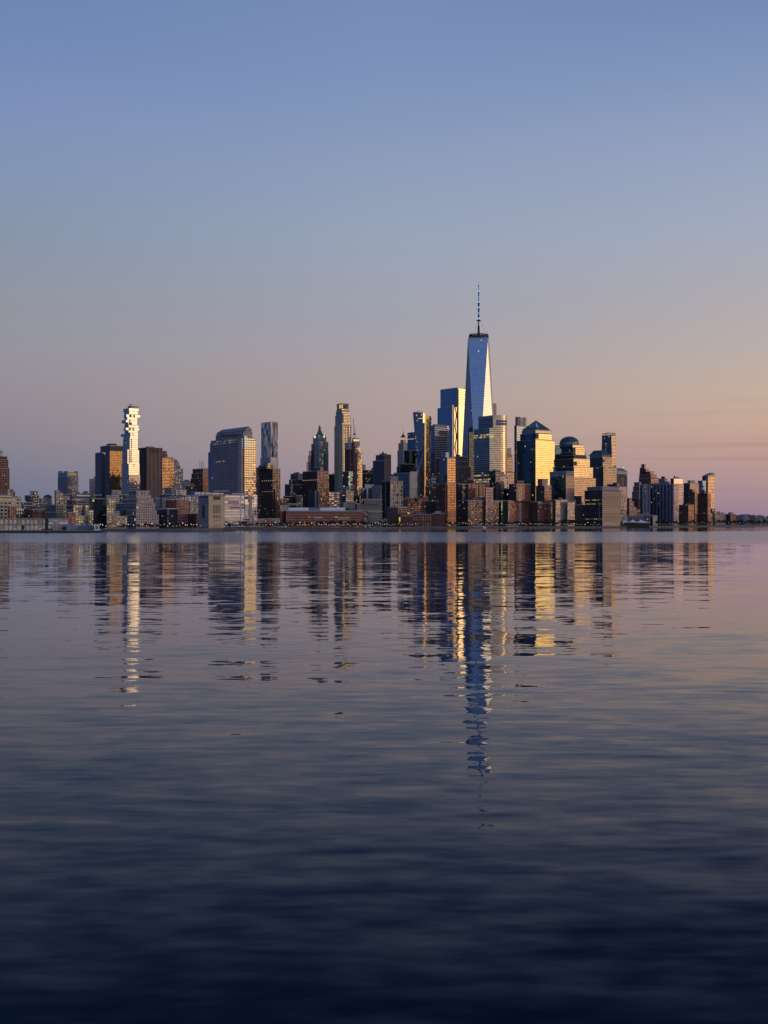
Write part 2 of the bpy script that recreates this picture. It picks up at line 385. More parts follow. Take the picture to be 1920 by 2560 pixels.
class Bld: pass
def building(name, label, cat, crop, Y, tiers, rot=0.0, group=None, roof='auto', parapet=True, seed=None):
    b = Bld(); b.crop = crop; b.Y = Y; b.rot = rot
    rnd = random.Random(label if seed is None else seed)
    t0 = tiers[0]
    if rot == 'front': rot = b.rot = 35.0 + degrees(atan(kx(crop, t0['xc'])))
    F0 = footprint(crop, t0['xl'], t0['xc'], t0['xr'], Y, rot, t0.get('wl'), t0.get('wr'))
    c0 = centroid(F0)
    b.loc = (c0[0], c0[1], GROUND)
    b.root = empty(name, b.loc); tag(b.root, label, cat, group)
    z = t0.get('z0', GROUND)
    b.tiers = []
    for i, t in enumerate(tiers):
        Yt = Y + t.get('dY', 2.5 * i)
        P = footprint(crop, t['xl'], t['xc'], t['xr'], Yt, rot, t.get('wl'), t.get('wr'))
        z1 = hz(crop, t['yt'], Yt)
        zb = t.get('z0', z)
        if t.get('g'): zb = GROUND
        if t.get('yb') is not None: zb = hz(crop, t['yb'], Yt)
        m = MB()
        m.prism(P, zb, z1, [t['R'], t['L'], t['R'], t['L']], t.get('roof', M_ROOF))
        for key, edges in (('bands', None), ('fins', None)):
            for spec in t.get(key, []):
                sp_, w, dp, mt, sides = spec
                for e, nm in ((0, 'R'), (3, 'L')):
                    if nm not in sides: continue
                    p0, p1 = P[e], P[(e + 1) % 4]; Lg = elen(P, e)
                    if key == 'fins':
                        n = max(1, int(round(Lg / sp_)))
                        for k in range(n + 1):
                            s0 = min(max(k * Lg / n - w / 2, 0.02), Lg - w - .02)
                            m.edgebox(p0, p1, s0, s0 + w, zb + .05, z1 + .15, dp, mt)
                    else:
                        zz = zb + sp_
                        while zz < z1 - w:
                            m.edgebox(p0, p1, -dp * .9 if e == 0 else 0.0, Lg + (dp * .9 if e == 3 else 0), zz, zz + w, dp, mt)
                            zz += sp_
        nm = t.get('n', ('shaft' if i == 0 else 'setback'))
        ob = m.build(nm, b.root, b.loc)
        if parapet and t.get('par', True) and elen(P, 0) > 5:
            pm = MB(); pm.prism(outset(P, .35), z1 - .4, z1 + t.get('parh', .9), t.get('parm', t.get('capm', M_CONC)), M_ROOF)
            pm.build('parapet', b.root, b.loc)
        b.tiers.append((P, zb, z1)); z = z1
    b.P, b.zb, b.z = b.tiers[-1]
    if roof == 'auto':
        P = b.P; w = min(elen(P, 0), elen(P, 1))
        big = max(elen(P, 0), elen(P, 1))
        if w > 11:
            ce = centroid(P)
            fx = rnd.uniform(.3, .55)
            Q = scaled(P, fx, (ce[0] * .6 + P[2][0] * .2 + P[0][0] * .2, ce[1] * .6 + P[2][1] * .2 + P[0][1] * .2))
            m = MB(); m.prism(Q, b.z + .9, b.z + .9 + rnd.uniform(2.5, 5), rnd.choice([M_SLATE, M_CONC, M_DARK, M_ROOF]), M_ROOF); m.build('mechanical_penthouse', b.root, b.loc)
            for k in range(rnd.randint(1, 3)):
                a, q = rnd.uniform(.12, .88), rnd.uniform(.12, .88)
                x = P[0][0] + (P[1][0] - P[0][0]) * a + (P[3][0] - P[0][0]) * q
                y = P[0][1] + (P[1][1] - P[0][1]) * a + (P[3][1] - P[0][1]) * q
                m = MB(); m.box(x, y, b.z + .9, b.z + .9 + rnd.uniform(1.2, 2.6), rnd.uniform(2, 4.5), rnd.uniform(2, 4), rnd.choice([M_STEEL, M_CONC, M_DARK]), rnd.random()); m.build('rooftop_unit', b.root, b.loc)
            if rnd.random() < .25: water_tank(b, rnd.uniform(.2, .8), rnd.uniform(.2, .8))
    return b
def water_tank(b, a, q, r=2.0):
    P = b.P
    x = P[0][0] + (P[1][0] - P[0][0]) * a + (P[3][0] - P[0][0]) * q
    y = P[0][1] + (P[1][1] - P[0][1]) * a + (P[3][1] - P[0][1]) * q
    m = MB(); z = b.z + .8
    for i in range(4): m.bar((x + r * .7 * cos(i * pi / 2), y + r * .7 * sin(i * pi / 2), z), (x + r * .7 * cos(i * pi / 2), y + r * .7 * sin(i * pi / 2), z + 2.6), .15, M_DARK)
    m.cyl(x, y, z + 2.5, z + 6, r, r * .95, 12, M_WOOD); m.cyl(x, y, z + 6, z + 7.6, r * 1.05, .05, 12, M_WOOD)
    m.build('water_tank', b.root, b.loc)
def part(b, m, name, label=None):
    o = m.build(name, b.root, b.loc)
    if label: o['label'] = label
    return o
def panel(b, name, crop, x0, x1, y0, y1, side, mat, dep=.25, tier=0, label=None):
    """a panel, louvre or window set on a face of the building, given where it is seen"""
    P, zb, z1 = b.tiers[tier]
    e = 0 if side == 'R' else 3
    p0, p1 = (P[0], P[1]) if e == 0 else (P[3], P[0])
    L = sqrt((p1[0] - p0[0]) ** 2 + (p1[1] - p0[1]) ** 2); t = ((p1[0] - p0[0]) / L, (p1[1] - p0[1]) / L)
    def s(x):
        k = kx(crop, x); return (k * p0[1] - p0[0]) / (t[0] - k * t[1])
    a, c = s(x0), s(x1)
    Ym = p0[1] + t[1] * (a + c) / 2
    m = MB(); m.edgebox(p0, p1, min(a, c), max(a, c), hz(crop, y1, Ym), hz(crop, y0, Ym), dep, mat)
    return part(b, m, name, label)
def antenna(b, crop, x, y, Y=None, r=.25, z0=None):
    Y = Y or centroid(b.P)[1]
    m = MB(); m.bar((kx(crop, x) * Y, Y, (b.z if z0 is None else z0)), (kx(crop, x) * Y, Y, hz(crop, y, Y)), r, M_DARK, 4, r * .4)
    return part(b, m, 'antenna')
def hip(b, name, P, z0, z1, f, mat):
    m = MB(); m.prism(P, z0, z1, mat, mat, top=scaled(P, max(f, .002))); return part(b, m, name)
# ------------------------------------------------------------------ water
def water_material():
    m, nt, out = mat_new("river_water")
    L = nt.links
    geo = N_(nt, 'ShaderNodeNewGeometry')
    sp_ = N_(nt, 'ShaderNodeSeparateXYZ'); L.new(geo.outputs['Position'], sp_.inputs[0])
    X, Yv = sp_.outputs[0], sp_.outputs[1]
    dist = math_(nt, 'SQRT', math_(nt, 'ADD', math_(nt, 'MULTIPLY', X, X), math_(nt, 'MULTIPLY', Yv, Yv)))
    def slope(scale, amp, ysq, det, seed, fade=None):
        mp_ = N_(nt, 'ShaderNodeMapping'); mp_.inputs['Scale'].default_value = (scale * .38, scale * ysq, 1); mp_.inputs['Location'].default_value = (seed, seed * 1.7, seed)
        mp_.inputs['Rotation'].default_value = (0, 0, radians(seed % 17 - 8))
        L.new(geo.outputs['Position'], mp_.inputs[0])
        n = N_(nt, 'ShaderNodeTexNoise'); n.inputs['Scale'].default_value = 1; n.inputs['Detail'].default_value = det; n.inputs['Roughness'].default_value = .5
        L.new(mp_.outputs[0], n.inputs['Vector'])
        s1 = N_(nt, 'ShaderNodeVectorMath', operation='SUBTRACT'); L.new(n.outputs['Color'], s1.inputs[0]); s1.inputs[1].default_value = (.5, .5, .5)
        s2 = N_(nt, 'ShaderNodeVectorMath', operation='MULTIPLY'); L.new(s1.outputs[0], s2.inputs[0]); s2.inputs[1].default_value = (amp * .42, amp, 0)
        o = s2.outputs[0]
        if fade is not None:
            s3 = N_(nt, 'ShaderNodeVectorMath', operation='SCALE'); L.new(o, s3.inputs[0]); L.new(fade, s3.inputs['Scale']); o = s3.outputs[0]
        return o
    def add(a, b):
        v = N_(nt, 'ShaderNodeVectorMath', operation='ADD'); L.new(a, v.inputs[0]); L.new(b, v.inputs[1]); return v.outputs[0]
    near = math_(nt, 'DIVIDE', 200.0, math_(nt, 'ADD', dist, 200.0))          # short waves die out with the lee of the far shore
    s = slope(WV[0][0], WV[0][1], 1.0, 3.0, 3.0, near)
    for k, (sc, am, sd_) in enumerate(WV[1:]): s = add(s, slope(sc, am, 1.0, 2.0, sd_))
    close = math_(nt, 'DIVIDE', math_(nt, 'SUBTRACT', 170.0, dist), 130.0, clamp=True)
    s = add(s, slope(.8, .11, 1.0, 2.0, 31.0, close)); s = add(s, slope(1.4, .05, 1.0, 2.0, 37.0, close))
    # breeze-ruffled strip along the far side of the river
    bn = N_(nt, 'ShaderNodeTexNoise'); bn.inputs['Scale'].default_value = .004; bn.inputs['Detail'].default_value = 3; L.new(geo.outputs['Position'], bn.inputs['Vector'])
    jit = math_(nt, 'MULTIPLY', math_(nt, 'SUBTRACT', bn.outputs[0], .5), 130.0)
    yy = math_(nt, 'ADD', Yv, jit)
    in0 = math_(nt, 'DIVIDE', math_(nt, 'SUBTRACT', yy, BAND[0]), BAND[1] - BAND[0], clamp=True)
    shore = math_(nt, 'ADD', BAND[2], math_(nt, 'MULTIPLY', X, .14))
    in1 = math_(nt, 'DIVIDE', math_(nt, 'SUBTRACT', shore, Yv), 160.0, clamp=True)
    ruf = math_(nt, 'MULTIPLY', in0, in1)
    rf2 = slope(.9, .09, 1.0, 2.0, 41.0, ruf)
    s = add(s, rf2)
    up = N_(nt, 'ShaderNodeVectorMath', operation='ADD'); L.new(s, up.inputs[0]); up.inputs[1].default_value = (0, 0, 1)
    nn = N_(nt, 'ShaderNodeVectorMath', operation='NORMALIZE'); L.new(up.outputs[0], nn.inputs[0])
    # reflectance of smooth water for the light that skylight at right angles to the sun is made of
    dt = N_(nt, 'ShaderNodeVectorMath', operation='DOT_PRODUCT'); L.new(nn.outputs[0], dt.inputs[0]); L.new(geo.outputs['Incoming'], dt.inputs[1])
    c = math_(nt, 'MAXIMUM', dt.outputs['Value'], .0005)
    c2 = math_(nt, 'MULTIPLY', c, c)
    ct = math_(nt, 'SQRT', math_(nt, 'SUBTRACT', 1.0, math_(nt, 'DIVIDE', math_(nt, 'SUBTRACT', 1.0, c2), 1.769)))
    nc = math_(nt, 'MULTIPLY', c, 1.33)
    rp = math_(nt, 'DIVIDE', math_(nt, 'SUBTRACT', nc, ct), math_(nt, 'ADD', nc, ct))
    rs = math_(nt, 'DIVIDE', math_(nt, 'SUBTRACT', c, math_(nt, 'MULTIPLY', ct, 1.33)), math_(nt, 'ADD', c, math_(nt, 'MULTIPLY', ct, 1.33)))
    F = math_(nt, 'POWER', math_(nt, 'ADD', math_(nt, 'MULTIPLY', math_(nt, 'MULTIPLY', rp, rp), POL), math_(nt, 'MULTIPLY', math_(nt, 'MULTIPLY', rs, rs), 1 - POL)), 1.0)
    F = math_(nt, 'DIVIDE', math_(nt, 'MULTIPLY', F, F), math_(nt, 'ADD', F, .055))
    F = math_(nt, 'MULTIPLY', F, 1.27, clamp=True)
    Fm = N_(nt, 'ShaderNodeMix', data_type='FLOAT'); L.new(ruf, Fm.inputs[0]); L.new(F, Fm.inputs[2]); Fm.inputs[3].default_value = .62
    gl_ = N_(nt, 'ShaderNodeBsdfGlossy'); L.new(nn.outputs[0], gl_.inputs['Normal'])
    L.new(math_(nt, 'ADD', .02, math_(nt, 'MULTIPLY', ruf, .16)), gl_.inputs['Roughness'])
    gl_.inputs[0].default_value = (.90, .925, 1, 1)
    df = N_(nt, 'ShaderNodeBsdfDiffuse'); df.inputs[0].default_value = (.0012, .009, .024, 1)
    mx = N_(nt, 'ShaderNodeMixShader'); L.new(Fm.outputs[0], mx.inputs[0]); L.new(df.outputs[0], mx.inputs[1]); L.new(gl_.outputs[0], mx.inputs[2])
    L.new(mx.outputs[0], out.inputs[0])
    return m
WV = [(1.5, .07, 3.0), (.62, .08, 7.0), (.27, .072, 11.0), (.08, .045, 23.0)]
BAND = (600.0, 760.0, 1500.0)
POL = 1.0
mb = MB()
M_WATER = water_material()
R_ = 70000
mb.face([(-R_, -R_, 0), (R_, -R_, 0), (R_, R_, 0), (-R_, R_, 0)], M_WATER)
tag(mb.build('water'), kind='structure')

# ------------------------------------------------------------------ land
M_GROUND = plain('asphalt_ground', (.05, .05, .052))
M_WALLC = plain('seawall_stone', (.09, .095, .105), .7, 0, .35, .3)
SHORE = [(-900, 1560), (180 - 960, 1540), (480 - 960, 1560), (590 - 960, 1620), (592 - 960, 1900), (700 - 960, 1915), (800 - 960, 1920), (925 - 960, 1930), (1060 - 960, 2230), (1180 - 960, 2270),
         (1330 - 960, 2330), (1400 - 960, 2360), (1560 - 960, 2440), (1640 - 960, 2560), (1760 - 960, 2900), (1830 - 960, 3150), (1900 - 960, 3400), (1990 - 960, 3600), (2000 - 960, 4400)]
pts = [(k / FPX * Y, Y) for k, Y in SHORE]
pts = [(-2600, 1560)] + pts[1:] + [(1500, 4700), (1500, 9000), (-2600, 9000)]
mb = MB(); mb.prism(pts, -3, GROUND, M_WALLC, M_GROUND)
tag(mb.build('ground'), kind='structure')
# pale promenade along the edge of the land
M_PROM = plain('promenade_paving', (.15, .16, .18), .7)
mb = MB()
for (a, b_) in zip(pts[1:-3], pts[2:-2]):
    dx, dy = b_[0] - a[0], b_[1] - a[1]; l = sqrt(dx * dx + dy * dy)
    if abs(dx) < 3: continue
    nx, ny = -dy / l * 9, dx / l * 9
    mb.face([(a[0], a[1] + .4, GROUND + .25), (b_[0], b_[1] + .4, GROUND + .25), (b_[0] + nx, b_[1] + ny, GROUND + .25), (a[0] + nx, a[1] + ny, GROUND + .25)], M_PROM)
    mb.face([(a[0], a[1] - .15, GROUND - .5), (b_[0], b_[1] - .15, GROUND - .5), (b_[0], b_[1] + .4, GROUND + .25), (a[0], a[1] + .4, GROUND + .25)], M_PROM)
tag(mb.build('promenade'), kind='structure')
def shore_y(xs):
    k = xs - 960
    for (k0, y0), (k1, y1) in zip(SHORE, SHORE[1:]):
        if k0 <= k <= k1: return y0 + (y1 - y0) * (k - k0) / max(1e-6, (k1 - k0))
    return 1600 if k < 0 else 3400

# far shore of the harbour, low hills
M_HILL = plain('far_hill', (.05, .055, .075), .9)
mb = MB(); rnd = random.Random(4)
xs = [-400 + i * 40 for i in range(120)]
for x0, x1 in zip(xs, xs[1:]):
    h0, h1 = (14 + 8 * sin(x0 * .011) + 5 * sin(x0 * .043 + 1)), (14 + 8 * sin(x1 * .011) + 5 * sin(x1 * .043 + 1))
    a, b_ = (x0 * 3.0 - 500, 9800), (x1 * 3.0 - 500, 9800)
    mb.face([(a[0], a[1], -1), (b_[0], b_[1], -1), (b_[0], b_[1] + 300, h1 * 1.6), (a[0], a[1] + 300, h0 * 1.6)], M_HILL)
tag(mb.build('hills'), kind='structure')
# opposite bank, out of view: building blocks added to darken the towers' low glass reflections
M_BANK = plain('dark_bank', (.045, .045, .05), .9)
mb = MB(); rnd = random.Random(21); yy = -2600.0
while yy < 3000:
    w_ = rnd.uniform(35, 110)
    hgt = rnd.uniform(70, 215) if -900 < yy < 900 else rnd.uniform(35, 95)
    if rnd.random() < .25: hgt *= .45
    x_ = 3800 + rnd.uniform(-120, 160)
    mb.prism([(x_, yy), (x_ + 60, yy), (x_ + 60, yy + w_), (x_, yy + w_)], 0, hgt, M_BANK, M_BANK)
    yy += w_ + rnd.uniform(0, 14)
mb.prism([(3650, -3000), (5200, -3000), (5200, 3300), (3650, 3300)], -1, 6, M_BANK, M_BANK)
tag(mb.build('unseen_bank_blocks'), kind='structure')
# ------------------------------------------------------------------ facade kinds
BRK_D = (.115, .05, .042); BRK_R = (.25, .095, .065); BRK_O = (.40, .16, .085); TAN = (.40, .32, .23); CREAM = (.52, .46, .33)
GREY = (.27, .27, .28); GREYD = (.11, .11, .12); NAVY = (.048, .054, .07); WHT = (.62, .62, .63); PINK = (.42, .31, .28); BRN = (.19, .13, .11); BLK = (.02, .022, .028)
f_brkd = fac((.115, .043, .038), (.05, .05, .06), 3.1, 2.9, .42, .5, .02)
f_brkr = fac(BRK_R, (.14, .14, .16), 3.1, 2.8, .42, .5, .03)
f_brko = fac(BRK_O, (.30, .28, .27), 3.1, 3.0, .45, .5, .02)
f_cream = fac(CREAM, (.08, .09, .10), 5.2, 6.0, .62, .45, .01)
f_tan = fac(TAN, (.12, .14, .16), 3.6, 3.0, .5, .5, .02)
f_tanlit = fac(TAN, (.15, .15, .15), 3.8, 3.4, .5, .5, .12, 0, litc=(1, .75, .4), lits=.7)
f_dark = fac(NAVY, (.10, .13, .17), 3.6, 3.0, .6, .55, .012)
f_darklit = fac(NAVY, (.10, .12, .15), 3.8, 3.6, .6, .5, .05)
f_dkteal = glass((.10, .17, .19), 3.6, 3.2, .2, (.02, .03, .035), lit=.01)
f_grey = fac((.29, .27, .25), (.12, .13, .15), 3.6, 2.6, .5, .55, .012)
f_greyband = fac(GREY, (.12, .16, .22), 3.8, 30, 1.1, .45, .01)
f_bluegrey = fac((.19, .21, .26), (.16, .22, .32), 3.6, 2.4, .5, .6, .004)
f_white = fac((.48, .43, .39), (.12, .15, .2), 3.8, 3.2, .5, .5, .01)
f_brown = fac(BRN, (.12, .12, .13), 3.7, 2.8, .42, .55, .01)
f_plainbrown = plain('brown_granite', (.20, .135, .115), .7)
f_navystrip = fac((.045, .055, .085), (.10, .14, .22), 3.8, 2.2, .5, 1.1, .005)
f_bronze = fac((.05, .04, .035), (.24, .17, .10), 3.9, 1.9, .62, .76, .006, rough=.05, warp=.03)
f_gold = glass((.60, .56, .44), 4.0, 3.2, .16, (.10, .09, .08), warp=.025, jit=.02)
f_blue = glass((.24, .36, .52), 4.0, 3.0, .12, (.04, .06, .09), lit=.008)
f_bluedk = glass((.15, .23, .33), 4.0, 3.0, .14, (.03, .04, .06), lit=.01)
f_steelglass = glass((.30, .36, .42), 3.8, 2.6, .25, (.22, .23, .25), lit=.01)
f_tanglass = fac((.36, .31, .24), (.20, .25, .22), 3.4, 3.4, .62, .6, .012)
f_apt = fac((.20, .085, .065), (.12, .13, .15), 3.0, 3.6, .5, .52, .028, litc=(1, .62, .28))
f_apt2 = fac((.30, .115, .08), (.17, .165, .16), 3.0, 3.2, .46, .5, .025)
f_aptdk = fac((.05, .05, .065), (.12, .15, .19), 3.0, 3.4, .55, .55, .025)

# ================================================================== far left: low blocks of the west side
building('brick_tower', 'dark red brick setback tower cut off by the left edge of the picture', 'apartment building', 'A', 2150, [
    T(-300, -220, 146, 1168, f_brkd), T(-280, -210, 128, 1035, f_brkd), T(-260, -200, 112, 985, M_DARK, n='mechanical_penthouse'), T(-120, -80, 42, 920, M_CREAM, n='roof_house')])
b = building('loft_building', 'pale yellow warehouse loft with rows of big square windows at the far left', 'loft building', 'A', 1760, [
    T(-330, -260, 325, 1612, f_cream), T(-200, -150, 180, 1590, M_WHITE, n='roof_house')])
building('brick_house', 'small dark reddish building with stepped right side behind the pale yellow loft', 'building', 'A', 1980, [
    T(100, 148, 262, 1600, f_brkd), T(110, 148, 232, 1535, f_brkd), T(120, 148, 205, 1497, f_brkd)])
building('stair_tower', 'small cream stair tower rising above the pale yellow loft roof', 'building', 'A', 1880, [T(105, 122, 162, 1545, M_CREAM), T(118, 128, 146, 1490, M_CREAM)])
building('apartment_block', 'dark glass block with cube penthouse and scattered yellow lit windows', 'apartment building', 'A', 1880, [
    T(380, 470, 602, 1592, f_darklit), T(465, 472, 578, 1527, f_dark)])
b = building('domed_building', 'distant grey building under a rounded teal roof left of the crowned tower', 'building', 'A', 2750, [T(668, 700, 800, 1622, f_grey)], roof=None)
P = b.P; c = centroid(P); m = MB(); r = 9.5
m.lathe(c[0], c[1], [(b.z + r * .75 * sin(a * pi / 12), r * 1.0 * cos(a * pi / 12)) for a in range(0, 7)], 24, M_TEAL); part(b, m, 'dome')
building('low_block', 'low blue grey block between the dark cube penthouse and the rounded roof', 'building', 'A', 2300, [T(600, 628, 705, 1640, f_bluegrey)])
building('row_house', 'small pinkish brick building low behind the pier shed', 'building', 'A', 1600, [T(118, 146, 252, 1762, f_brkr)])
building('row_house', 'low black flat roofed block with a thin pale roof edge behind the pier', 'building', 'A', 1640, [T(205, 216, 362, 1805, f_dark, parm=M_WHITE)])
building('row_house', 'dark warehouse right of the thin pale roof edge', 'building', 'A', 1660, [T(330, 362, 545, 1745, f_dark)])
building('row_house', 'long low dark brick building just left of the dark glass pier side block', 'building', 'A', 1640, [T(470, 500, 690, 1805, f_brkd)])
building('row_house', 'dim grey house beneath the yellow lit block', 'building', 'A', 1720, [T(490, 505, 560, 1715, f_tan), T(330, 345, 500, 1700, f_dark, g=True, dY=20)])
building('low_block', 'dull blue slab roof behind the tan stepped block', 'building', 'A', 2050, [T(590, 620, 720, 1715, f_bluegrey)])
b = building('crowned_tower', 'distant grey tower with notched crown and a yellow lit loggia', 'skyscraper', 'A', 3050, [
    T(887, 1030, 1205, 1300, fac((.17, .19, .24), (.10, .13, .18), 3.6, 3.2, .45, 1.1, 0), fac((.25, .24, .24), (.05, .055, .07), 3.6, 3.4, .45, 1.1, .02)), T(892, 1030, 1198, 1238, M_SLATE, M_CONC, n='crown')], roof=None)
for x0, x1, s_ in ((892, 960, 'L'), (985, 1028, 'L'), (1032, 1052, 'R'), (1140, 1198, 'R')): panel(b, 'crown_block', 'A', x0, x1, 1215, 1240, s_, M_CONC, .3, 1)
panel(b, 'lit_loggia', 'A', 1052, 1168, 1248, 1276, 'R', emit('dim_loggia', (.9, .75, .12), .30), .4, 1)
m = MB(); P, zb, z1 = b.tiers[0]
for k in range(7): m.edgebox(P[0], P[1], 3 + k * 4.2, 4.6 + k * 4.2, hz('A', 1492, 3060), hz('A', 1446, 3060), .6, M_WHITE)
part(b, m, 'colonnade')
building('office_block', 'tan block with a lower right wing in front of the crowned tower', 'office building', 'A', 2450, [T(837, 862, 968, 1552, f_tan), T(837, 860, 922, 1518, f_tan)])
building('loft_building', 'tan loft with two rows of lit windows', 'loft building', 'A', 2080, [T(905, 915, 1072, 1602, f_tanlit)])
building('low_block', 'dark block filling the foot of the crowned tower', 'building', 'A', 2560, [T(930, 960, 1132, 1575, f_dark), T(1080, 1100, 1225, 1535, f_grey, g=True, dY=80)])
building('slim_tower', 'slim pale blue tower with a stepped top beside the black two stage tower', 'skyscraper', 'A', 3350, [T(1372, 1378, 1470, 1338, f_bluegrey), T(1440, 1445, 1470, 1302, f_bluegrey)], roof=None)
building('low_block', 'distant small slate block between crowned tower and slim pale blue tower', 'building', 'A', 3200, [T(1280, 1288, 1352, 1526, f_bluegrey), T(1240, 1250, 1400, 1560, f_dark, g=True, dY=-30)])
building('school_building', 'wide blue grey banded building behind the tan stepped block', 'building', 'A', 1980, [T(1150, 1168, 1400, 1640, f_greyband), T(1170, 1180, 1390, 1582, f_greyband)])
building('low_block', 'brownish roof house over the stepped tan block', 'building', 'A', 1800, [T(1030, 1108, 1165, 1660, f_brkd), T(1100, 1112, 1162, 1652, f_tan)])
b = building('apartment_block', 'black glass side and tan framed front of a low pier side block with stepped roof', 'apartment building', 'A', 1660, [
    T(685, 862, 1040, 1850, f_dkteal, f_tanglass), T(690, 862, 1018, 1735, f_dkteal, f_tanglass), T(700, 862, 905, 1727, f_dkteal, f_tanglass), T(925, 932, 962, 1702, M_TAN, yb=1740, n='stair_head')])
building('brick_house', 'small bright red brick building by the water next to the tan green windowed block', 'building', 'A', 1580, [T(1036, 1045, 1162, 1852, f_brkr)])
b = building('apartment_block', 'tan block with greenish windows stepping down to the right above the blue pier', 'apartment building', 'A', 1610, [
    T(1110, 1130, 1432, 1905, f_tanglass), T(1020, 1128, 1200, 1815, f_brkd, f_tanglass), T(1020, 1126, 1372, 1742, f_brkd, f_tanglass, g=True, dY=6), T(1368, 1372, 1432, 1822, f_tanglass, g=True, dY=4)], roof=None)
panel(b, 'dark_bay', 'A', 1268, 1305, 1745, 1900, 'R', M_DARK, .8, 2)
building('apartment_block', 'dark teal glass block behind the tan block with green windows', 'apartment building', 'A', 1700, [T(1368, 1420, 1600, 1640, f_dkteal), T(1420, 1440, 1560, 1585, f_dkteal)])

# ------------------------------------------------------------------ pier shed on the left
M_SHED = plain('shed_panel', (.74, .69, .58), .7); M_SHEDC = plain('shed_frame', (.30, .24, .16), .8); M_SHEDG = plain('shed_glass', (.30, .36, .38), .35)
Yp = 1335
m = MB(); deck = [(kx('A', -400) * 1318, 1318), (kx('A', 1540) * 1318, 1318), (kx('A', 1560) * 1540, 1545), (kx('A', -400) * 1545, 1545)]
pr = empty('pier', (0, 1318, 0)); tag(pr, 'long timber pier deck on dark piles under the cream shed', 'pier')
class _B: pass
pb = _B(); pb.root = pr; pb.loc = (0, 1318, 0)
m.prism(deck, 1.3, 2.5, plain('pier_edge', (.20, .16, .10), .8), M_GROUND); part(pb, m, 'deck')
m = MB()
for k in range(56):
    x = kx('A', -390) * 1322 + k * 5.0
    m.cyl(x, 1323, -1.5, 1.3, .35, .35, 6, M_WOOD)
    m.cyl(x + 2, 1330, -1.5, 1.3, .35, .35, 6, M_WOOD)
part(pb, m, 'piling')
sh = building('pier_shed', 'long two storey cream pier shed with brown frames and a lettered board', 'pier shed', 'A', Yp, [T(-402, -400, 1042, 2040, M_SHED, par=False, wl=60), T(-402, -400, 1042, 1948, M_SHED, par=False, wl=60, dY=.6, n='upper_storey')], rot='front', roof=None)
P, zb, z1 = sh.tiers[0]; z2 = sh.tiers[1][2]
m = MB(); Lg = elen(P, 0)
for k in range(23): m.edgebox(P[0], P[1], k * Lg / 22 - .25 if k else 0, k * Lg / 22 + .3, zb + .1, z2 - .3, .5, M_SHEDC)
part(sh, m, 'column_row')
m = MB(); m.edgebox(P[0], P[1], -.5, Lg + .5, z2 - .4, z2 + .9, .9, M_SHEDC, 1.0); part(sh, m, 'eaves_beam')
m = MB(); m.edgebox(P[0], P[1], -.5, Lg + .5, z1 - .5, z1 + .6, .8, M_SHEDC); part(sh, m, 'storey_beam')
rnd = random.Random(5)
for k in range(22):
    for (za, zc) in ((zb + 1.2, z1 - 1.2), (z1 + 1.4, z2 - 1.3)):
        if k >= 17 and za > z1: continue
        x0 = k * Lg / 22 + .8; x1 = (k + 1) * Lg / 22 - .8
        r = rnd.random()
        if r < .75:
            m = MB(); mt = rnd.choice([M_SHEDG, M_SHEDG, M_WHITE, M_SHED])
            zm = za + (zc - za) * rnd.choice([.5, .45, 0])
            m.edgebox(P[0], P[1], x0, x1, zm, zc, .25, mt)
            if rnd.random() < .5 and zm > za + .5: m.edgebox(P[0], P[1], x0, x1, za + .2, zm - .5, .22, mt)
            part(sh, m, 'window_panel')
panel(sh, 'roller_door', 'A', 325, 370, 2050, 2118, 'R', M_DARK, .3)
panel(sh, 'red_awning', 'A', 650, 812, 2098, 2120, 'R', M_REDS, 1.2)
panel(sh, 'red_awning', 'A', 955, 1015, 2065, 2118, 'R', M_REDS, .8)
# lettered board
P1 = sh.tiers[1][0]
bd = panel(sh, 'sign_board', 'A', 748, 1038, 1964, 2030, 'R', M_WHITE, 1.3, 1, 'white board with dark block capitals')
M_LET = plain('sign_paint', (.05, .07, .13), .7, 0, .05)
def letters(txt, crop, xcen, ycen, size, Y, parent, loc, mat):
    cu = bpy.data.curves.new('lettering', 'FONT'); cu.body = txt; cu.size = size; cu.align_x = 'CENTER'; cu.align_y = 'CENTER'; cu.extrude = .04; cu.offset = .03
    ob = bpy.data.objects.new('lettering', cu); COL.objects.link(ob)
    dg = bpy.context.evaluated_depsgraph_get()
    me = bpy.data.meshes.new_from_object(ob.evaluated_get(dg)); bpy.data.objects.remove(ob)
    me.materials.clear(); me.materials.append(mat)
    o = bpy.data.objects.new('lettering', me); COL.objects.link(o); o.parent = parent
    o.location = (kx(crop, xcen) * Y - loc[0], Y - loc[1], hz(crop, ycen, Y) - loc[2]); o.rotation_euler = (radians(90), 0, atan2(P1[1][1] - P1[0][1], P1[1][0] - P1[0][0]))
    return o
def board_y(x):
    k = kx('A', x); t = ((P1[1][0] - P1[0][0]) / elen(P1, 0), (P1[1][1] - P1[0][1]) / elen(P1, 0))
    return P1[0][1] + t[1] * (k * P1[0][1] - P1[0][0]) / (t[0] - k * t[1]) - 1.55
for txt, x, y, sz in (('MARINE & AVIATION', 860, 1984, 1.75), ('PIER 40', 862, 2013, 2.2), ('CITY OF', 1002, 1978, .95), ('N.Y.', 1002, 1994, .95)): letters(txt, 'A', x, y, sz, board_y(x), bd, sh.loc, M_LET)
building('shed_tower', 'dark square hoist tower breaking the roofline of the cream pier shed', 'tower', 'A', Yp - 3, [T(686, 690, 742, 1935, M_DARK, par=False, wl=8), T(690, 694, 736, 1912, M_DARK, par=False, wl=6)], rot='front', roof=None)
b = building('pier_building', 'low blue sided pier building with a row of slim posts', 'pier building', 'A', Yp - 4, [T(1022, 1025, 1440, 2046, M_BLUEP, par=False, wl=40)], rot='front', roof=None)
P, zb, z1 = b.tiers[0]
m = MB()
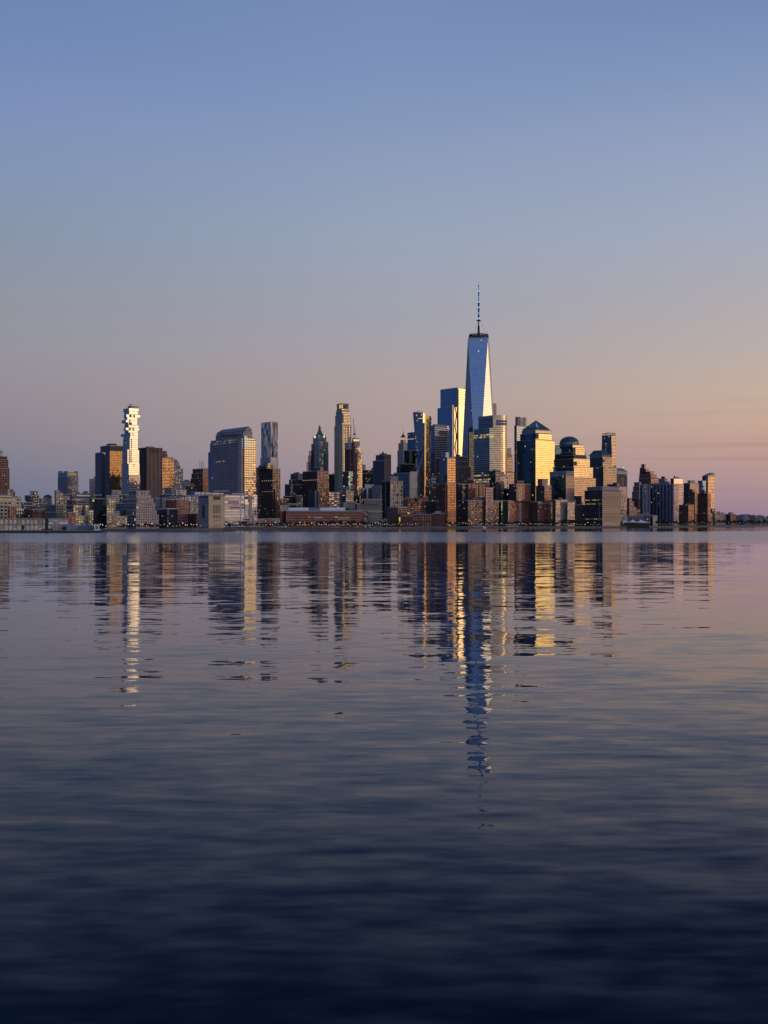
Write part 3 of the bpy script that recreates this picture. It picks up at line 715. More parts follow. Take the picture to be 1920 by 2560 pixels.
for k in range(14): m.edgebox(P[0], P[1], 12 + k * 1.6, 12.4 + k * 1.6, zb + .2, z1 - .6, .4, M_DARK)
part(b, m, 'post_row'); panel(b, 'dark_opening', 'A', 1098, 1300, 2062, 2112, 'R', M_SLATE, .15)
b = building('gatehouse', 'small white gatehouse at the end of the blue pier building', 'gatehouse', 'A', Yp - 4, [T(1442, 1446, 1530, 2032, M_WHITE, par=False, wl=12)], rot='front', roof=None)
panel(b, 'shutter', 'A', 1465, 1510, 2056, 2108, 'R', M_SLATE, .15)

# ================================================================== group around the stacked tower
b = building('office_tower', 'black two stage office tower with bronze glass right face left of the stacked tower', 'skyscraper', 'B', 2780, [
    T(188, 335, 540, 822, f_navystrip, f_bronze)], roof='auto')
panel(b, 'louvre_band', 'B', 338, 535, 832, 908, 'R', M_DARK, .4)
b2 = building('office_tower', 'navy glass slab standing left against the black two stage tower', 'skyscraper', 'B', 2740, [T(110, 208, 268, 930, glass((.12, .17, .25), 3.9, 2.4, .3, (.03, .04, .06)), f_navystrip)])
antenna(b, 'B', 346, 735, 2800)
# stacked glass tower
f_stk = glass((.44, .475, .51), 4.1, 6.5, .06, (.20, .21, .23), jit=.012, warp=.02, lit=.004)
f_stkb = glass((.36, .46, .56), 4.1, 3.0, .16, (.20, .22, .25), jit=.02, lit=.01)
b = building('stacked_tower', 'slender glass tower of shifted stacked floors glowing gold, tallest at the left', 'skyscraper', 'B', 2560, [
    T(513, 632, 800, 1270, f_stkb, glass((.30, .30, .28), 4.1, 3.2, .3, (.20, .21, .22), lit=.05), bands=[(4.1, .7, 1.3, M_CONC, 'LR')], par=False),
    T(520, 626, 790, 1100, f_stkb, f_stk, bands=[(4.1, .6, 1.2, M_CONC, 'LR')], par=False, dY=.3),
    T(526, 606, 786, 882, f_stkb, f_stk, bands=[(4.1, .6, 1.3, M_CONC, 'LR')], par=False, dY=.6),
    T(538, 642, 764, 705, f_stkb, f_stk, bands=[(4.1, .6, 1.4, M_CONC, 'LR')], par=False, dY=1)], roof=None)
zprev = b.z
for i, (yt, yb, xl, xc, xr) in enumerate([(668, 705, 545, 650, 765), (628, 668, 504, 652, 766), (588, 627, 560, 625, 763), (548, 588, 548, 582, 781), (508, 547, 560, 626, 775),
        (470, 507, 562, 620, 755), (428, 470, 518, 584, 756), (388, 427, 560, 604, 758), (345, 388, 552, 590, 800), (294, 344, 556, 634, 763), (246, 292, 542, 630, 778)]):
    Yc = 2560 + 1.0 + (4 if xc > 620 else 0)
    P = footprint('B', xl, xc, xr, Yc)
    z1, z0 = hz('B', yt, Yc), hz('B', yb, Yc)
    m = MB(); m.prism(P, z0 + .7, z1, [f_stk, f_stkb, f_stk, f_stkb], M_CONC)
    part(b, m, 'floor_block')
    m = MB(); m.prism(outset(P, .5), z0 + .0, z0 + .7, M_CONC, M_CONC); m.face([(p[0], p[1], z0) for p in outset(P, .5)][::-1], M_CONC); part(b, m, 'floor_slab')
    # raised dark plates, the shade of recessed loggias put into colour
    for (a0, a1) in ([(.22, .38), (.5, .62)] if i in (3, 8) else [(.28, .40)] if i in (1, 6) else [(0.05, .42)] if i == 5 else []):
        Lg = elen(P, 0); m = MB(); m.edgebox(P[0], P[1], a0 * Lg, a1 * Lg, z0 + .9, z1 - .3, .2, M_DARK); part(b, m, 'loggia')
for ti, x0, x1 in ((3, 662, 672), (2, 628, 640), (2, 656, 668), (1, 690, 697), (1, 708, 715)):
    P, zb, z1 = b.tiers[ti]
    panel(b, 'gap_shade_strip', 'B', x0, x1, (715 if ti == 3 else 890 if ti == 2 else 1106), (878 if ti == 3 else 1095 if ti == 2 else 1136), 'R', M_DARK, .35, ti)  # raised dark strips painted as the shade of vertical gaps
m = MB(); P = footprint('B', 690, 700, 780, 2568); m.prism(P, hz('B', 248, 2568), hz('B', 211, 2568), M_STEEL, M_ROOF); part(b, m, 'mechanical_penthouse')
m = MB(); P = footprint('B', 610, 640, 680, 2566); m.prism(P, hz('B', 248, 2566), hz('B', 214, 2566), M_DARK, M_ROOF)
Yc = 2570; m.bar((kx('B', 625) * Yc, Yc, hz('B', 196, Yc)), (kx('B', 680) * Yc, Yc, hz('B', 193, Yc)), .7, M_DARK); m.bar((kx('B', 655) * Yc, Yc, hz('B', 214, Yc)), (kx('B', 655) * Yc, Yc, hz('B', 194, Yc)), .8, M_DARK); part(b, m, 'window_cleaning_crane')
b = building('windowless_tower', 'windowless brown granite slab tower with vertical ribs and dark vents on top', 'skyscraper', 'B', 2640, [
    T(770, 900, 1140, 856, plain('shaded_granite', (.10, .085, .09), .7), f_plainbrown, fins=[(9.0, 2.2, 1.6, f_plainbrown, 'R'), (12.0, 2.2, 1.2, M_DARK, 'L')], parm=f_plainbrown)])  # left granite and ribs darker, their shade put into the colour
for k in range(4): panel(b, 'vent_opening', 'B', 958 + k * 35, 988 + k * 35, 866, 930, 'R', M_DARK, 1.7)
building('office_tower', 'reddish stepped roof tower peeking out right of the windowless slab', 'skyscraper', 'B', 3050, [T(1110, 1130, 1222, 950, f_brkd), T(1115, 1138, 1210, 907, f_brkd)])
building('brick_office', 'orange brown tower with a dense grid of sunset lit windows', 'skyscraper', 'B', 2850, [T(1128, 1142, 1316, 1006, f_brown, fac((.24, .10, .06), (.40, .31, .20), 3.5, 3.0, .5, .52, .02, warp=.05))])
b = building('ziggurat_tower', 'grey stone tower narrowing to a rounded stepped top right of the windowless slab', 'skyscraper', 'B', 3050, [
    T(1300, 1320, 1462, 1182, f_grey, fac((.34, .33, .31), (.30, .28, .22), 3.6, 3.4, .45, .5, .10, litc=(1, .75, .35))), T(1310, 1322, 1420, 1130, f_grey), T(1312, 1322, 1398, 1085, f_grey), T(1315, 1324, 1380, 1055, f_grey), T(1318, 1326, 1360, 1038, M_CONC)], roof=None)
b = building('civic_building', 'small distant tan building under a green hipped roof with a finial', 'building', 'B', 3100, [T(1455, 1470, 1580, 1385, f_tan)], roof=None)
hip(b, 'roof', outset(b.P, 1), b.z + .9, hz('B', 1345, 3100), .35, M_COPPER); antenna(b, 'B', 1493, 1328, 3105, .4)
building('loft_building', 'pale whitish loft block at the foot of the black two stage tower', 'loft building', 'B', 2250, [T(358, 372, 515, 1560, f_white), T(362, 374, 500, 1512, f_white)])
b = building('apartment_block', 'narrow tan glass residential block with dark left side and slate penthouse', 'apartment building', 'B', 1640, [
    T(220, 288, 462, 1890, f_dkteal, f_tanglass), T(228, 288, 424, 1640, f_dkteal, f_tanglass), T(270, 290, 422, 1597, M_SLATE, n='mechanical_penthouse')])
building('low_block', 'low tan glass block between the slate penthouse block and the pale stepped one', 'apartment building', 'B', 1600, [T(410, 418, 600, 1915, f_tanglass)])
f_zig = fac((.54, .44, .37), (.06, .07, .085), 3.3, 3.3, .5, .62, .01); f_zigL = fac((.24, .25, .30), (.08, .11, .16), 4.2, 5.4, .66, .7, .03)  # f_zigL: the same stone darker and bluer, shade put into the colour
b = building('stepped_apartment', 'pale stone apartment block stepping up to a tall centre beneath the stacked tower', 'apartment building', 'B', 1650, [
    T(590, 738, 1088, 1893, f_zigL, f_zig), T(590, 740, 1060, 1822, f_zigL, f_zig), T(425, 742, 1034, 1712, f_zigL, f_zig), T(515, 755, 1008, 1636, f_zigL, f_zig), T(600, 745, 966, 1588, f_zigL, f_zig), T(630, 738, 948, 1522, f_zigL, f_zig, fins=[(9, .8, .4, M_PINK, 'R')])], roof=None)
for x in (752, 810, 838, 866, 920): panel(b, 'tall_window', 'B', x, x + 14, 1540, 1575, 'R', M_DARK, .2, 5)
for x in (648, 705): panel(b, 'tall_window', 'B', x, x + 14, 1540, 1575, 'L', M_DARK, .2, 5)
building('low_block', 'dark green glass roof house just left of the pale stepped apartment top', 'building', 'B', 1900, [T(490, 505, 625, 1580, f_dkteal)])
building('office_block', 'dim blue grey offices behind the pink brick block', 'office building', 'B', 1950, [T(1000, 1040, 1210, 1635, f_bluegrey), T(1135, 1140, 1205, 1630, f_grey, g=True)])
building('low_block', 'long low building with a blue roof edge below the ziggurat tower', 'building', 'B', 2050, [T(1190, 1240, 1640, 1612, f_bluegrey, parm=M_BLUEP)])
building('low_block', 'grey brown block at the foot of the orange brown grid tower', 'building', 'B', 2400, [T(1100, 1190, 1290, 1580, f_dark), T(1180, 1275, 1352, 1470, f_bluegrey, f_tan, g=True, dY=10)])
building('low_block', 'dark blue block below the green hipped roof', 'building', 'B', 2300, [T(1340, 1352, 1520, 1505, f_bluegrey), T(1500, 1520, 1640, 1440, f_dark, g=True, dY=60)])
b = building('brick_office', 'pink brick block with even rows of windows on the waterfront', 'office building', 'B', 1700, [T(1340, 1360, 1548, 1648, f_brkd, fac((.42, .20, .14), (.10, .10, .11), 3.9, 3.3, .42, .55, .01), parm=M_TAN)])
building('brick_office', 'dark maroon block left of the pink brick block, behind a white roof edge', 'office building', 'B', 1720, [T(1198, 1212, 1362, 1655, f_brkd)])
building('office_block', 'almost black waterfront block with a white roof edge beside the pink brick block', 'office building', 'B', 1670, [T(1150, 1216, 1376, 1795, f_dark, parm=M_WHITE), T(1060, 1070, 1160, 1800, f_dark, g=True, dY=20)])
# ================================================================== gabled office tower group
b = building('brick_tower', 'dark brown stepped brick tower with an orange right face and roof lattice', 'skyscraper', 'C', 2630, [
    T(105, 300, 392, 1120, f_brkd, fac(BRK_O, (.10, .09, .09), 3.6, 3.4, .35, .5, .03)), T(118, 300, 390, 1040, f_brkd, fac(BRK_O, (.10, .09, .09), 3.6, 3.4, .35, .5, .03)), T(136, 302, 388, 968, f_brkd, fac(BRK_O, (.10, .09, .09), 3.6, 3.4, .35, .5, .03))], roof=None)  # right brick turned orange, the glow put into its colour
m = MB(); Yc = 2660
for x in (250, 280, 316): m.bar((kx('C', x) * Yc, Yc, b.z), (kx('C', x) * Yc, Yc, hz('C', 855, Yc)), .35, M_DARK)
for y in (858, 885, 912, 940): m.bar((kx('C', 248) * Yc, Yc, hz('C', y, Yc)), (kx('C', 318) * Yc, Yc, hz('C', y, Yc)), .35, M_DARK)
part(b, m, 'antenna_frame')
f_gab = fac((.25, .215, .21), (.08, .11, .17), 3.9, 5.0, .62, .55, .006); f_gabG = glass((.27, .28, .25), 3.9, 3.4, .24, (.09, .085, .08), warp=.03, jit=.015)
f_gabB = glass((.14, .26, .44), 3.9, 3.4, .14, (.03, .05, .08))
b = building('gabled_tower', 'broad grey gridded office tower with a gabled crown and a gold glass right side', 'skyscraper', 'C', 2030, [
    T(385, 940, 1150, 1120, f_gab, f_gabG), T(385, 940, 1148, 660, f_gabB, f_gabG, dY=1.5), T(415, 940, 1146, 512, f_gabB, f_gabG, dY=3), T(430, 940, 1128, 474, f_gabB, f_gabG, dY=5),
    T(505, 945, 1090, 388, f_gab, M_PINK, dY=9), T(522, 975, 1078, 352, fac((.26, .25, .27), (.03, .04, .06), 9, 5.2, .55, .6, 0), M_PINK, dY=12, n='crown')], roof=None)
P, zb, z1 = b.tiers[0]
# masonry sheath on the front of the left face, gold bay on the right face, dark strip painted as the shade of a re-entrant slot
Pf = b.tiers[3][0]
m = MB(); m2 = MB()
def yat(P, e, x, c='C'):
    p0, p1 = (P[0], P[1]) if e == 0 else (P[3], P[0]); L = sqrt((p1[0] - p0[0]) ** 2 + (p1[1] - p0[1]) ** 2); t = ((p1[0] - p0[0]) / L, (p1[1] - p0[1]) / L)
    k = kx(c, x); return (k * p0[1] - p0[0]) / (t[0] - k * t[1]), L
def facade_slab(b, name, c, P, e, x0, x1, yt, yb, dep, mats):
    p0, p1 = (P[0], P[1]) if e == 0 else (P[3], P[0])
    a, L = yat(P, e, x0, c); d_, L = yat(P, e, x1, c); a, d_ = min(a, d_), max(a, d_)
    t = ((p1[0] - p0[0]) / L, (p1[1] - p0[1]) / L); Y = p0[1] + t[1] * (a + d_) / 2; n = (t[1], -t[0])
    q = lambda s_, o: (p0[0] + t[0] * s_ + n[0] * o, p0[1] + t[1] * s_ + n[1] * o)
    m = MB(); zlo = hz(c, yb, Y) if yb else GROUND
    m.prism([q(a, dep), q(d_, dep), q(d_, -1), q(a, -1)], zlo, hz(c, yt, Y), mats, M_CONC)
    return part(b, m, name)
facade_slab(b, 'stone_facade', 'C', P, 3, 450, 880, 515, None, 1.5, f_gab)
facade_slab(b, 'stone_facade', 'C', P, 3, 880, 938, 488, None, 2.6, fac((.40, .34, .31), (.12, .13, .15), 3.9, 4.2, .4, .4, 0))
facade_slab(b, 'slot_strip', 'C', P, 0, 942, 958, 640, None, .8, M_DARK)
facade_slab(b, 'slot_strip', 'C', P, 0, 958, 1003, 450, 635, 1.0, f_gabB)
for k in range(8): panel(b, 'crown_opening', 'C', 590 + k * 35, 607 + k * 35, 420, 456, 'L', M_DARK, .3, 4)
m = MB(); P5 = b.tiers[5][0]; zc = b.z + .6; zr = hz('C', 300, 2055)
E = outset(P5, 1.4)
mid = lambda a, c: ((a[0] + c[0]) / 2, (a[1] + c[1]) / 2)
r0, r1 = mid(E[0], E[1]), mid(E[3], E[2])
M_GABR = plain('blue_metal_roof', (.10, .13, .17), .4, .3)
rr1 = (r1[0] * .9 + r0[0] * .1, r1[1] * .9 + r0[1] * .1)
m.face([(*E[3], zc), (*E[0], zc), (*r0, zr), (*rr1, zr)], M_GABR); m.face([(*E[1], zc), (*E[2], zc), (*rr1, zr), (*r0, zr)], M_GABR)
m.face([(*E[0], zc), (*E[1], zc), (*r0, zr)], M_PINK); m.face([(*E[2], zc), (*E[3], zc), (*rr1, zr)], M_GABR)
part(b, m, 'gable_roof')
f_litrow = fac((.30, .28, .29), (.08, .11, .17), 3.9, 5.0, .62, .55, .55, litc=(1, .58, .16), lits=.32)
for yy in (520, 553): facade_slab(b, 'lit_floor', 'C', P, 3, 480, 862, yy, yy + 26, 1.7, f_litrow)
facade_slab(b, 'lit_floor', 'C', P, 3, 452, 690, 842, 866, 1.7, f_litrow)
building('low_block', 'dark blue low hall in front of the gabled tower foot', 'building', 'C', 1880, [T(100, 170, 640, 1345, f_bluegrey, parm=M_BLUEP), T(470, 480, 720, 1325, M_DARK, dY=12)])
building('office_block', 'grey brick block with small windows left of the tan ventilation tower', 'office building', 'C', 1800, [T(70, 94, 235, 1490, f_grey), T(0, 20, 240, 1400, f_bluegrey, g=True, dY=60, parm=M_BLUEP)])
building('brick_house', 'low red brick building tucked left of the tan ventilation tower', 'building', 'C', 1690, [T(70, 196, 240, 1685, f_brkd, plain('brick_wall', BRK_R))])
b = building('ventilation_tower', 'square tan ventilation tower on the pier with dark louvres and three tall slots', 'ventilation tower', 'C', 1640, [
    T(230, 393, 652, 1868, plain('shaded_stone', (.21, .19, .17)), M_TAN, roof=M_ROOF), T(230, 393, 650, 1402, plain('shaded_grey_stone', (.21, .20, .20)), M_TAN, dY=.3, parm=M_SLATE)], roof=None)  # left sides darker and greyer than the tan, shade put into colour
panel(b, 'louvre', 'C', 466, 582, 1412, 1468, 'R', M_DARK, .3, 1); panel(b, 'louvre', 'C', 236, 390, 1406, 1428, 'L', M_DARK, .3, 1)
panel(b, 'louvre', 'C', 295, 330, 1545, 1752, 'L', M_DARK, .3, 1)
M_SLOT = plain('slot_louvre', (.20, .19, .15), .6)
for k in range(3):
    panel(b, 'tall_slot', 'C', 466 + k * 42, 497 + k * 42, 1546, 1680, 'R', M_SLOT, .2, 1); panel(b, 'short_slot', 'C', 466 + k * 42, 497 + k * 42, 1708, 1762, 'R', M_SLOT, .2, 1)
    panel(b, 'round_vent', 'C', 476 + k * 42, 490 + k * 42, 1785, 1802, 'R', M_DARK, .2, 1)
panel(b, 'cornice', 'C', 395, 650, 1466, 1474, 'R', M_CREAM, .5, 1)
pv = building('ventilation_pier', 'dark stone pier carrying the tan ventilation tower', 'pier', 'C', 1592, [T(-20, -5, 826, 1918, M_WALLC, par=False, wl=110, z0=-2)], rot='front', roof=None)
f_str = fac((.66, .63, .62), (.16, .20, .27), 4.6, 60, 1.1, .52, .006); f_str2 = fac((.60, .58, .60), (.20, .24, .32), 4.4, 5.5, .85, .78, .01)
b = building('banded_office', 'white and blue banded low office block right of the ventilation tower', 'office building', 'C', 1960, [T(560, 648, 1166, 1392, f_grey, f_str)])
facade_slab(b, 'glazed_bay', 'C', b.tiers[0][0], 0, 968, 1164, 1388, None, 1.0, f_str2)
panel(b, 'pink_pier', 'C', 1034, 1080, 1390, 1842, 'R', M_PINK, 1.6); panel(b, 'vertical_frame', 'C', 900, 910, 1400, 1840, 'R', M_WHITE, .8)
panel(b, 'blank_panel', 'C', 700, 880, 1478, 1525, 'R', M_PINK, .5)
def balcony_tower(label, crop, Y, xl, xc, xr, yt, x2, y2, yb):
    f1 = fac((.075, .05, .05), (.07, .08, .10), 2.9, 3.0, .45, .5, .02); f2 = fac((.24, .10, .07), (.12, .11, .11), 2.9, 3.2, .45, .5, .02)  # f1 the shaded and f2 the glow-warmed copy of one brick
    b = building('balcony_tower', label, 'apartment building', crop, Y, [
        T(xl, xc, xr, yt, f1, f2, bands=[(2.9, 1.0, 1.5, plain('balcony_concrete', (.24, .16, .14)), 'R')], fins=[(7.5, 1.0, 1.4, f1, 'L')]), T(x2[0], x2[1], x2[2], y2, f1, f2, dY=6)], roof='auto')
    return b
b = balcony_tower('brown brick apartment tower with saw toothed balconies beside the gold glass side', 'C', 2260, 1155, 1426, 1535, 970, (1192, 1320, 1430), 912, 1850)
panel(b, 'lit_stair', 'C', 1350, 1366, 880, 950, 'R', M_YEL, .3, 1)
facade_slab(b, 'lower_wing', 'C', b.tiers[0][0], 0, 1436, 1502, 1302, None, 4.0, [f_apt, f_aptdk])
facade_slab(b, 'balcony_wing', 'C', b.tiers[0][0], 3, 1156, 1226, 950, None, 5.0, fac((.22, .12, .10), (.14, .14, .15), 2.9, 2.8, .5, .5, .02))
# rippled steel tower
f_rip = fac((.40, .41, .43), (.07, .09, .13), 3.2, 2.7, .40, .52, .03, litc=(1, .65, .25), metal=.85)
def wavy(b, name, P, z0, z1, mt, amp, nu=26, nv=40, seed=0):
    m = MB(); c = centroid(P)
    for e in (3, 0, 1, 2):
        p0, p1 = P[e], P[(e + 1) % 4]; L = elen(P, e); t = ((p1[0] - p0[0]) / L, (p1[1] - p0[1]) / L); n = (t[1], -t[0])
        def pt(i, j):
            u, v = i / nu, j / nv
            ph = 1.3 * sin(v * 5 + e) + .8 * sin(v * 9 + 2 * e)
            o = amp * (sin(u * 14 + ph + e) * .7 + .5 * sin(u * 25 - 1.4 * ph)) * min(1, 6 * u, 6 * (1 - u)) * (.35 + .65 * (sin(v * 4 + u * 5 + e) * .5 + .5))
            return (p0[0] + t[0] * u * L + n[0] * o, p0[1] + t[1] * u * L + n[1] * o, z0 + (z1 - z0) * v)
        for i in range(nu):
            for j in range(nv):
                q = [pt(i, j), pt(i + 1, j), pt(i + 1, j + 1), pt(i, j + 1)]
                m.face(q, mt, [(L * i / nu, q[0][2]), (L * (i + 1) / nu, q[1][2]), (L * (i + 1) / nu, q[2][2]), (L * i / nu, q[3][2])], True)
    m.face([(p[0], p[1], z1) for p in P], M_ROOF)
    return part(b, m, name)
M_RSTEEL = fac((.40, .41, .44), (.08, .11, .16), 3.2, 2.7, .42, .52, .03, metal=.7, name='rippled_steel')
b = building('rippled_tower', 'tall slender tower with rippled steel skin behind the balcony tower', 'skyscraper', 'C', 3110, [T(1217, 1378, 1504, 785, M_RSTEEL, par=False)], roof=None)
P = footprint('C', 1230, 1380, 1499, 3118)
wavy(b, 'rippled_shaft', P, b.z - 4, hz('C', 218, 3120), f_rip, 3.4, 44, 60)
antenna(b, 'C', 1412, 200, 3130, .8, hz('C', 225, 3130))
building('brick_house', 'dark brick terrace right of the brown balcony tower', 'building', 'C', 2020, [T(1515, 1532, 1700, 1640, f_brkd), T(1525, 1540, 1640, 1600, f_grey)])
building('brick_house', 'small red brick house at the foot of the brown balcony tower', 'building', 'C', 1960, [T(1320, 1328, 1418, 1768, plain('brick_wall', BRK_R))])
building('low_block', 'low grey flat block under the brown balcony tower', 'building', 'C', 2000, [T(1150, 1164, 1322, 1772, f_grey), T(1410, 1416, 1530, 1770, f_bluegrey, g=True)])

# ================================================================== gothic tower and its neighbours
b = building('office_tower', 'dark office tower with a pale grey right face between two balcony towers', 'skyscraper', 'D', 2850, [
    T(195, 285, 486, 1420, f_dark, f_dark), T(260, 290, 486, 1350, f_dark), T(284, 395, 488, 1258, f_dark, fac((.42, .40, .42), (.30, .31, .34), 3.6, 3.0, .3, .4, 0))])
building('low_block', 'low dark cluster at the foot of the dark tower with the pale side', 'building', 'D', 2400, [T(175, 195, 400, 1605, f_dark), T(360, 380, 470, 1590, f_brown, g=True), T(440, 450, 500, 1625, f_white, g=True, dY=8)])
building('low_block', 'grey low house group above the long brick school roof at its left', 'building', 'D', 2150, [T(110, 125, 260, 1745, f_grey), T(230, 240, 470, 1720, f_dark, dY=20), T(120, 130, 230, 1640, f_dark, dY=90, g=True)])
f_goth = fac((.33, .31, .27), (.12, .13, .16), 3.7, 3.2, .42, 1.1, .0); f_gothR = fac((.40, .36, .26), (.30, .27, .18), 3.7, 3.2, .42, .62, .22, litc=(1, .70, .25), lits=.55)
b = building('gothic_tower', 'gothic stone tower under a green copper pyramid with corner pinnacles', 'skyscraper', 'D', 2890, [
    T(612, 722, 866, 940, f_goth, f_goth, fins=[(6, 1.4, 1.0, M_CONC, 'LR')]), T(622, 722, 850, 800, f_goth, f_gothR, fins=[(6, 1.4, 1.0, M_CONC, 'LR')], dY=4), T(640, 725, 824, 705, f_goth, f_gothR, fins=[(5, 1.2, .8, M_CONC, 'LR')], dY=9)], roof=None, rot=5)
P = b.P; c = centroid(P); z0 = b.z + .5
facade_slab(b, 'central_bay', 'D', b.tiers[0][0], 0, 724, 785, 942, None, 1.8, f_gothR)
m = MB(); S = scaled(P, .72); m.prism(S, z0, hz('D', 680, 2900), [M_TAN], M_COPPER); part(b, m, 'crown_storey')
zr0, zr1 = hz('D', 682, 2900), hz('D', 582, 2900)
m = MB(); m.prism(outset(S, .6), zr0, zr1, M_COPPER, M_COPPER, top=scaled(S, .30)); part(b, m, 'pyramid_roof')
m = MB(); S2 = scaled(S, .32); m.prism(S2, zr1, hz('D', 540, 2900), M_COPPER, M_COPPER, top=scaled(S2, .85)); m.prism(scaled(S2, .9), hz('D', 540, 2900), hz('D', 505, 2900), M_COPPER, M_COPPER, top=scaled(S2, .15))
m.bar((c[0], c[1], hz('D', 510, 2900)), (c[0], c[1], hz('D', 488, 2900)), .6, M_COPPER, 6, .15); part(b, m, 'lantern')
for p in P:
    q = (c[0] + (p[0] - c[0]) * .95, c[1] + (p[1] - c[1]) * .95)
    m = MB(); m.cyl(q[0], q[1], z0 - 20, hz('D', 690, 2900), 2.6, 2.4, 8, M_CONC); m.cyl(q[0], q[1], hz('D', 690, 2900), hz('D', 655, 2900), 2.6, .2, 8, M_CONC); part(b, m, 'pinnacle')
M_FL = emit('floodlit_glow', (1.0, .72, .22), 1.4)  # dormers and arches glow by themselves, floodlight put into the surface
for p in (P[3], P[0], P[1]):
    q = (c[0] + (p[0] - c[0]) * .8, c[1] + (p[1] - c[1]) * .8)
    m = MB(); m.box(q[0], q[1] - 2, z0 + 1, z0 + 5, 3.4, 2.4, M_FL); part(b, m, 'floodlit_dormer')
b = building('construction_site', 'open steel frame of a tower being built in steps beside the gothic tower', 'construction site', 'D', 2840, [T(535, 596, 622, 1440, M_DARK)], roof=None, parapet=False)
m = MB()
Yc = 2840
for (x0, x1, yt) in ((534, 620, 1075), (556, 625, 975), (572, 632, 905), (606, 640, 800)):
    for x in (x0, (x0 + x1) / 2, x1):
        for yy in (Yc, Yc + 16): m.bar((kx('D', x) * Yc, yy, GROUND), (kx('D', x) * Yc, yy, hz('D', yt, Yc)), .5, M_DARK)
    y = yt + 5
    while y < 1220:
        z = hz('D', y, Yc); m.box((kx('D', x0) + kx('D', x1)) / 2 * Yc, Yc + 8, z, z + .8, (kx('D', x1) - kx('D', x0)) * Yc, 18, M_DARK); y += 24
part(b, m, 'frame')
panel(b, 'site_lamp', 'D', 606, 614, 1446, 1452, 'R', M_LAMPW, .5)
b = building('slim_annex', 'slim dark slab partly scaffolded on the right edge of the gothic tower', 'building', 'D', 2960, [T(820, 832, 866, 770, f_brown)], roof=None)
b = balcony_tower('second brown balcony tower, in front of the gothic tower', 'D', 2310, 480, 704, 872, 1215, (642, 740, 786), 1162, 1770)
facade_slab(b, 'lower_wing', 'D', b.tiers[0][0], 3, 585, 695, 1522, None, 5.0, [f_aptdk, f_white])
facade_slab(b, 'lower_wing', 'D', b.tiers[0][0], 0, 700, 768, 1522, None, 5.0, [f_apt, f_aptdk, f_white, f_white])
f_pkL = fac((.30, .29, .28), (.14, .18, .25), 3.6, 3.0, .5, .6, .006); f_pkR = fac((.42, .36, .29), (.40, .355, .25), 3.7, 3.5, .56, .55, .03, warp=.03, jit=.015, litc=(1, .75, .3))  # f_pkL shaded and f_pkR glow-gold copy of one limestone wall
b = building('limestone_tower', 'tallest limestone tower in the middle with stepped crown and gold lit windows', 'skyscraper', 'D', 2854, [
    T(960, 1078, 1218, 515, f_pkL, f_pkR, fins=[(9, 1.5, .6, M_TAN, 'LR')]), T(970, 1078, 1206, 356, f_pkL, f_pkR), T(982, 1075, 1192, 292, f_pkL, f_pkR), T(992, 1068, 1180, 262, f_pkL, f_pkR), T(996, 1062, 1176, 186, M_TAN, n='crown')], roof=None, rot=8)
for x0, x1, s_, mt in ((1004, 1028, 'L', M_DARK), (1066, 1086, 'R', M_YEL), (1034, 1056, 'L', M_YEL), (1100, 1114, 'R', M_DARK), (1120, 1142, 'R', M_DARK), (1152, 1164, 'R', M_DARK)):
    panel(b, 'crown_arch', 'D', x0, x1, 196, 250, s_, mt, .4, 4)
panel(b, 'face_strip', 'D', 1084, 1096, 322, 470, 'R', M_DARK, .5, 1)  # raised dark strip, shade of a groove put into its colour
panel(b, 'face_strip', 'D', 1040, 1050, 520, 1460, 'L', M_TAN, .8, 0)
m = MB(); P = b.P; m.prism(outset(P, .6), b.z + .5, b.z + 2, M_TAN, M_ROOF); part(b, m, 'cornice')
b = building('tower_shell', 'dark red tower under construction with netted grey top beside the limestone tower', 'construction site', 'D', 2760, [
    T(1118, 1200, 1290, 872, fac((.06, .04, .05), (.10, .06, .07), 3.6, 3.6, .7, .65, .004), fac((.13, .05, .055), (.06, .03, .035), 3.6, 3.6, .6, .6, .004))], roof=None, parapet=False)
m = MB(); P = footprint('D', 1112, 1182, 1232, 2757); m.prism(P, b.z - 2, hz('D', 775, 2757), plain('safety_net', (.27, .28, .30), .8), M_DARK); part(b, m, 'netting')
m = MB(); P = footprint('D', 1228, 1246, 1284, 2759); m.prism(P, b.z - 80, hz('D', 735, 2757), plain('hoist_red', (.16, .05, .06), .8), M_DARK); part(b, m, 'hoist_tower')
# crane
Yc = 2785; X = lambda x: kx('D', x) * Yc
cr = Bld(); cr.loc = (X(1268), Yc, hz('D', 735, Yc)); cr.root = empty('tower_crane', cr.loc); tag(cr.root, 'red luffing crane raised above the tower under construction', 'crane')
m = MB()
for dx in (-1.3, 1.3):
    for dy in (-1.3, 1.3): m.bar((X(1268) + dx, Yc + dy, hz('D', 740, Yc)), (X(1268) + dx, Yc + dy, hz('D', 650, Yc)), .35, M_REDS)
for i in range(6):
    za, zb_ = hz('D', 740 - i * 15, Yc), hz('D', 725 - i * 15, Yc); m.bar((X(1268) - 1.3, Yc - 1.3, za), (X(1268) + 1.3, Yc - 1.3, zb_), .25, M_REDS)
part(cr, m, 'mast')
m = MB(); m.box(X(1268), Yc, hz('D', 658, Yc), hz('D', 640, Yc), 6.5, 4, M_REDS); m.box(X(1258), Yc, hz('D', 660, Yc), hz('D', 648, Yc), 4, 3, M_DARK); part(cr, m, 'cab')
m = MB()
A_, B_ = (X(1264), Yc, hz('D', 645, Yc)), (X(1247), Yc, hz('D', 400, Yc))
for dx in (-.9, .9): m.bar((A_[0] + dx, A_[1], A_[2]), (B_[0] + dx * .4, B_[1], B_[2]), .32, M_REDS)
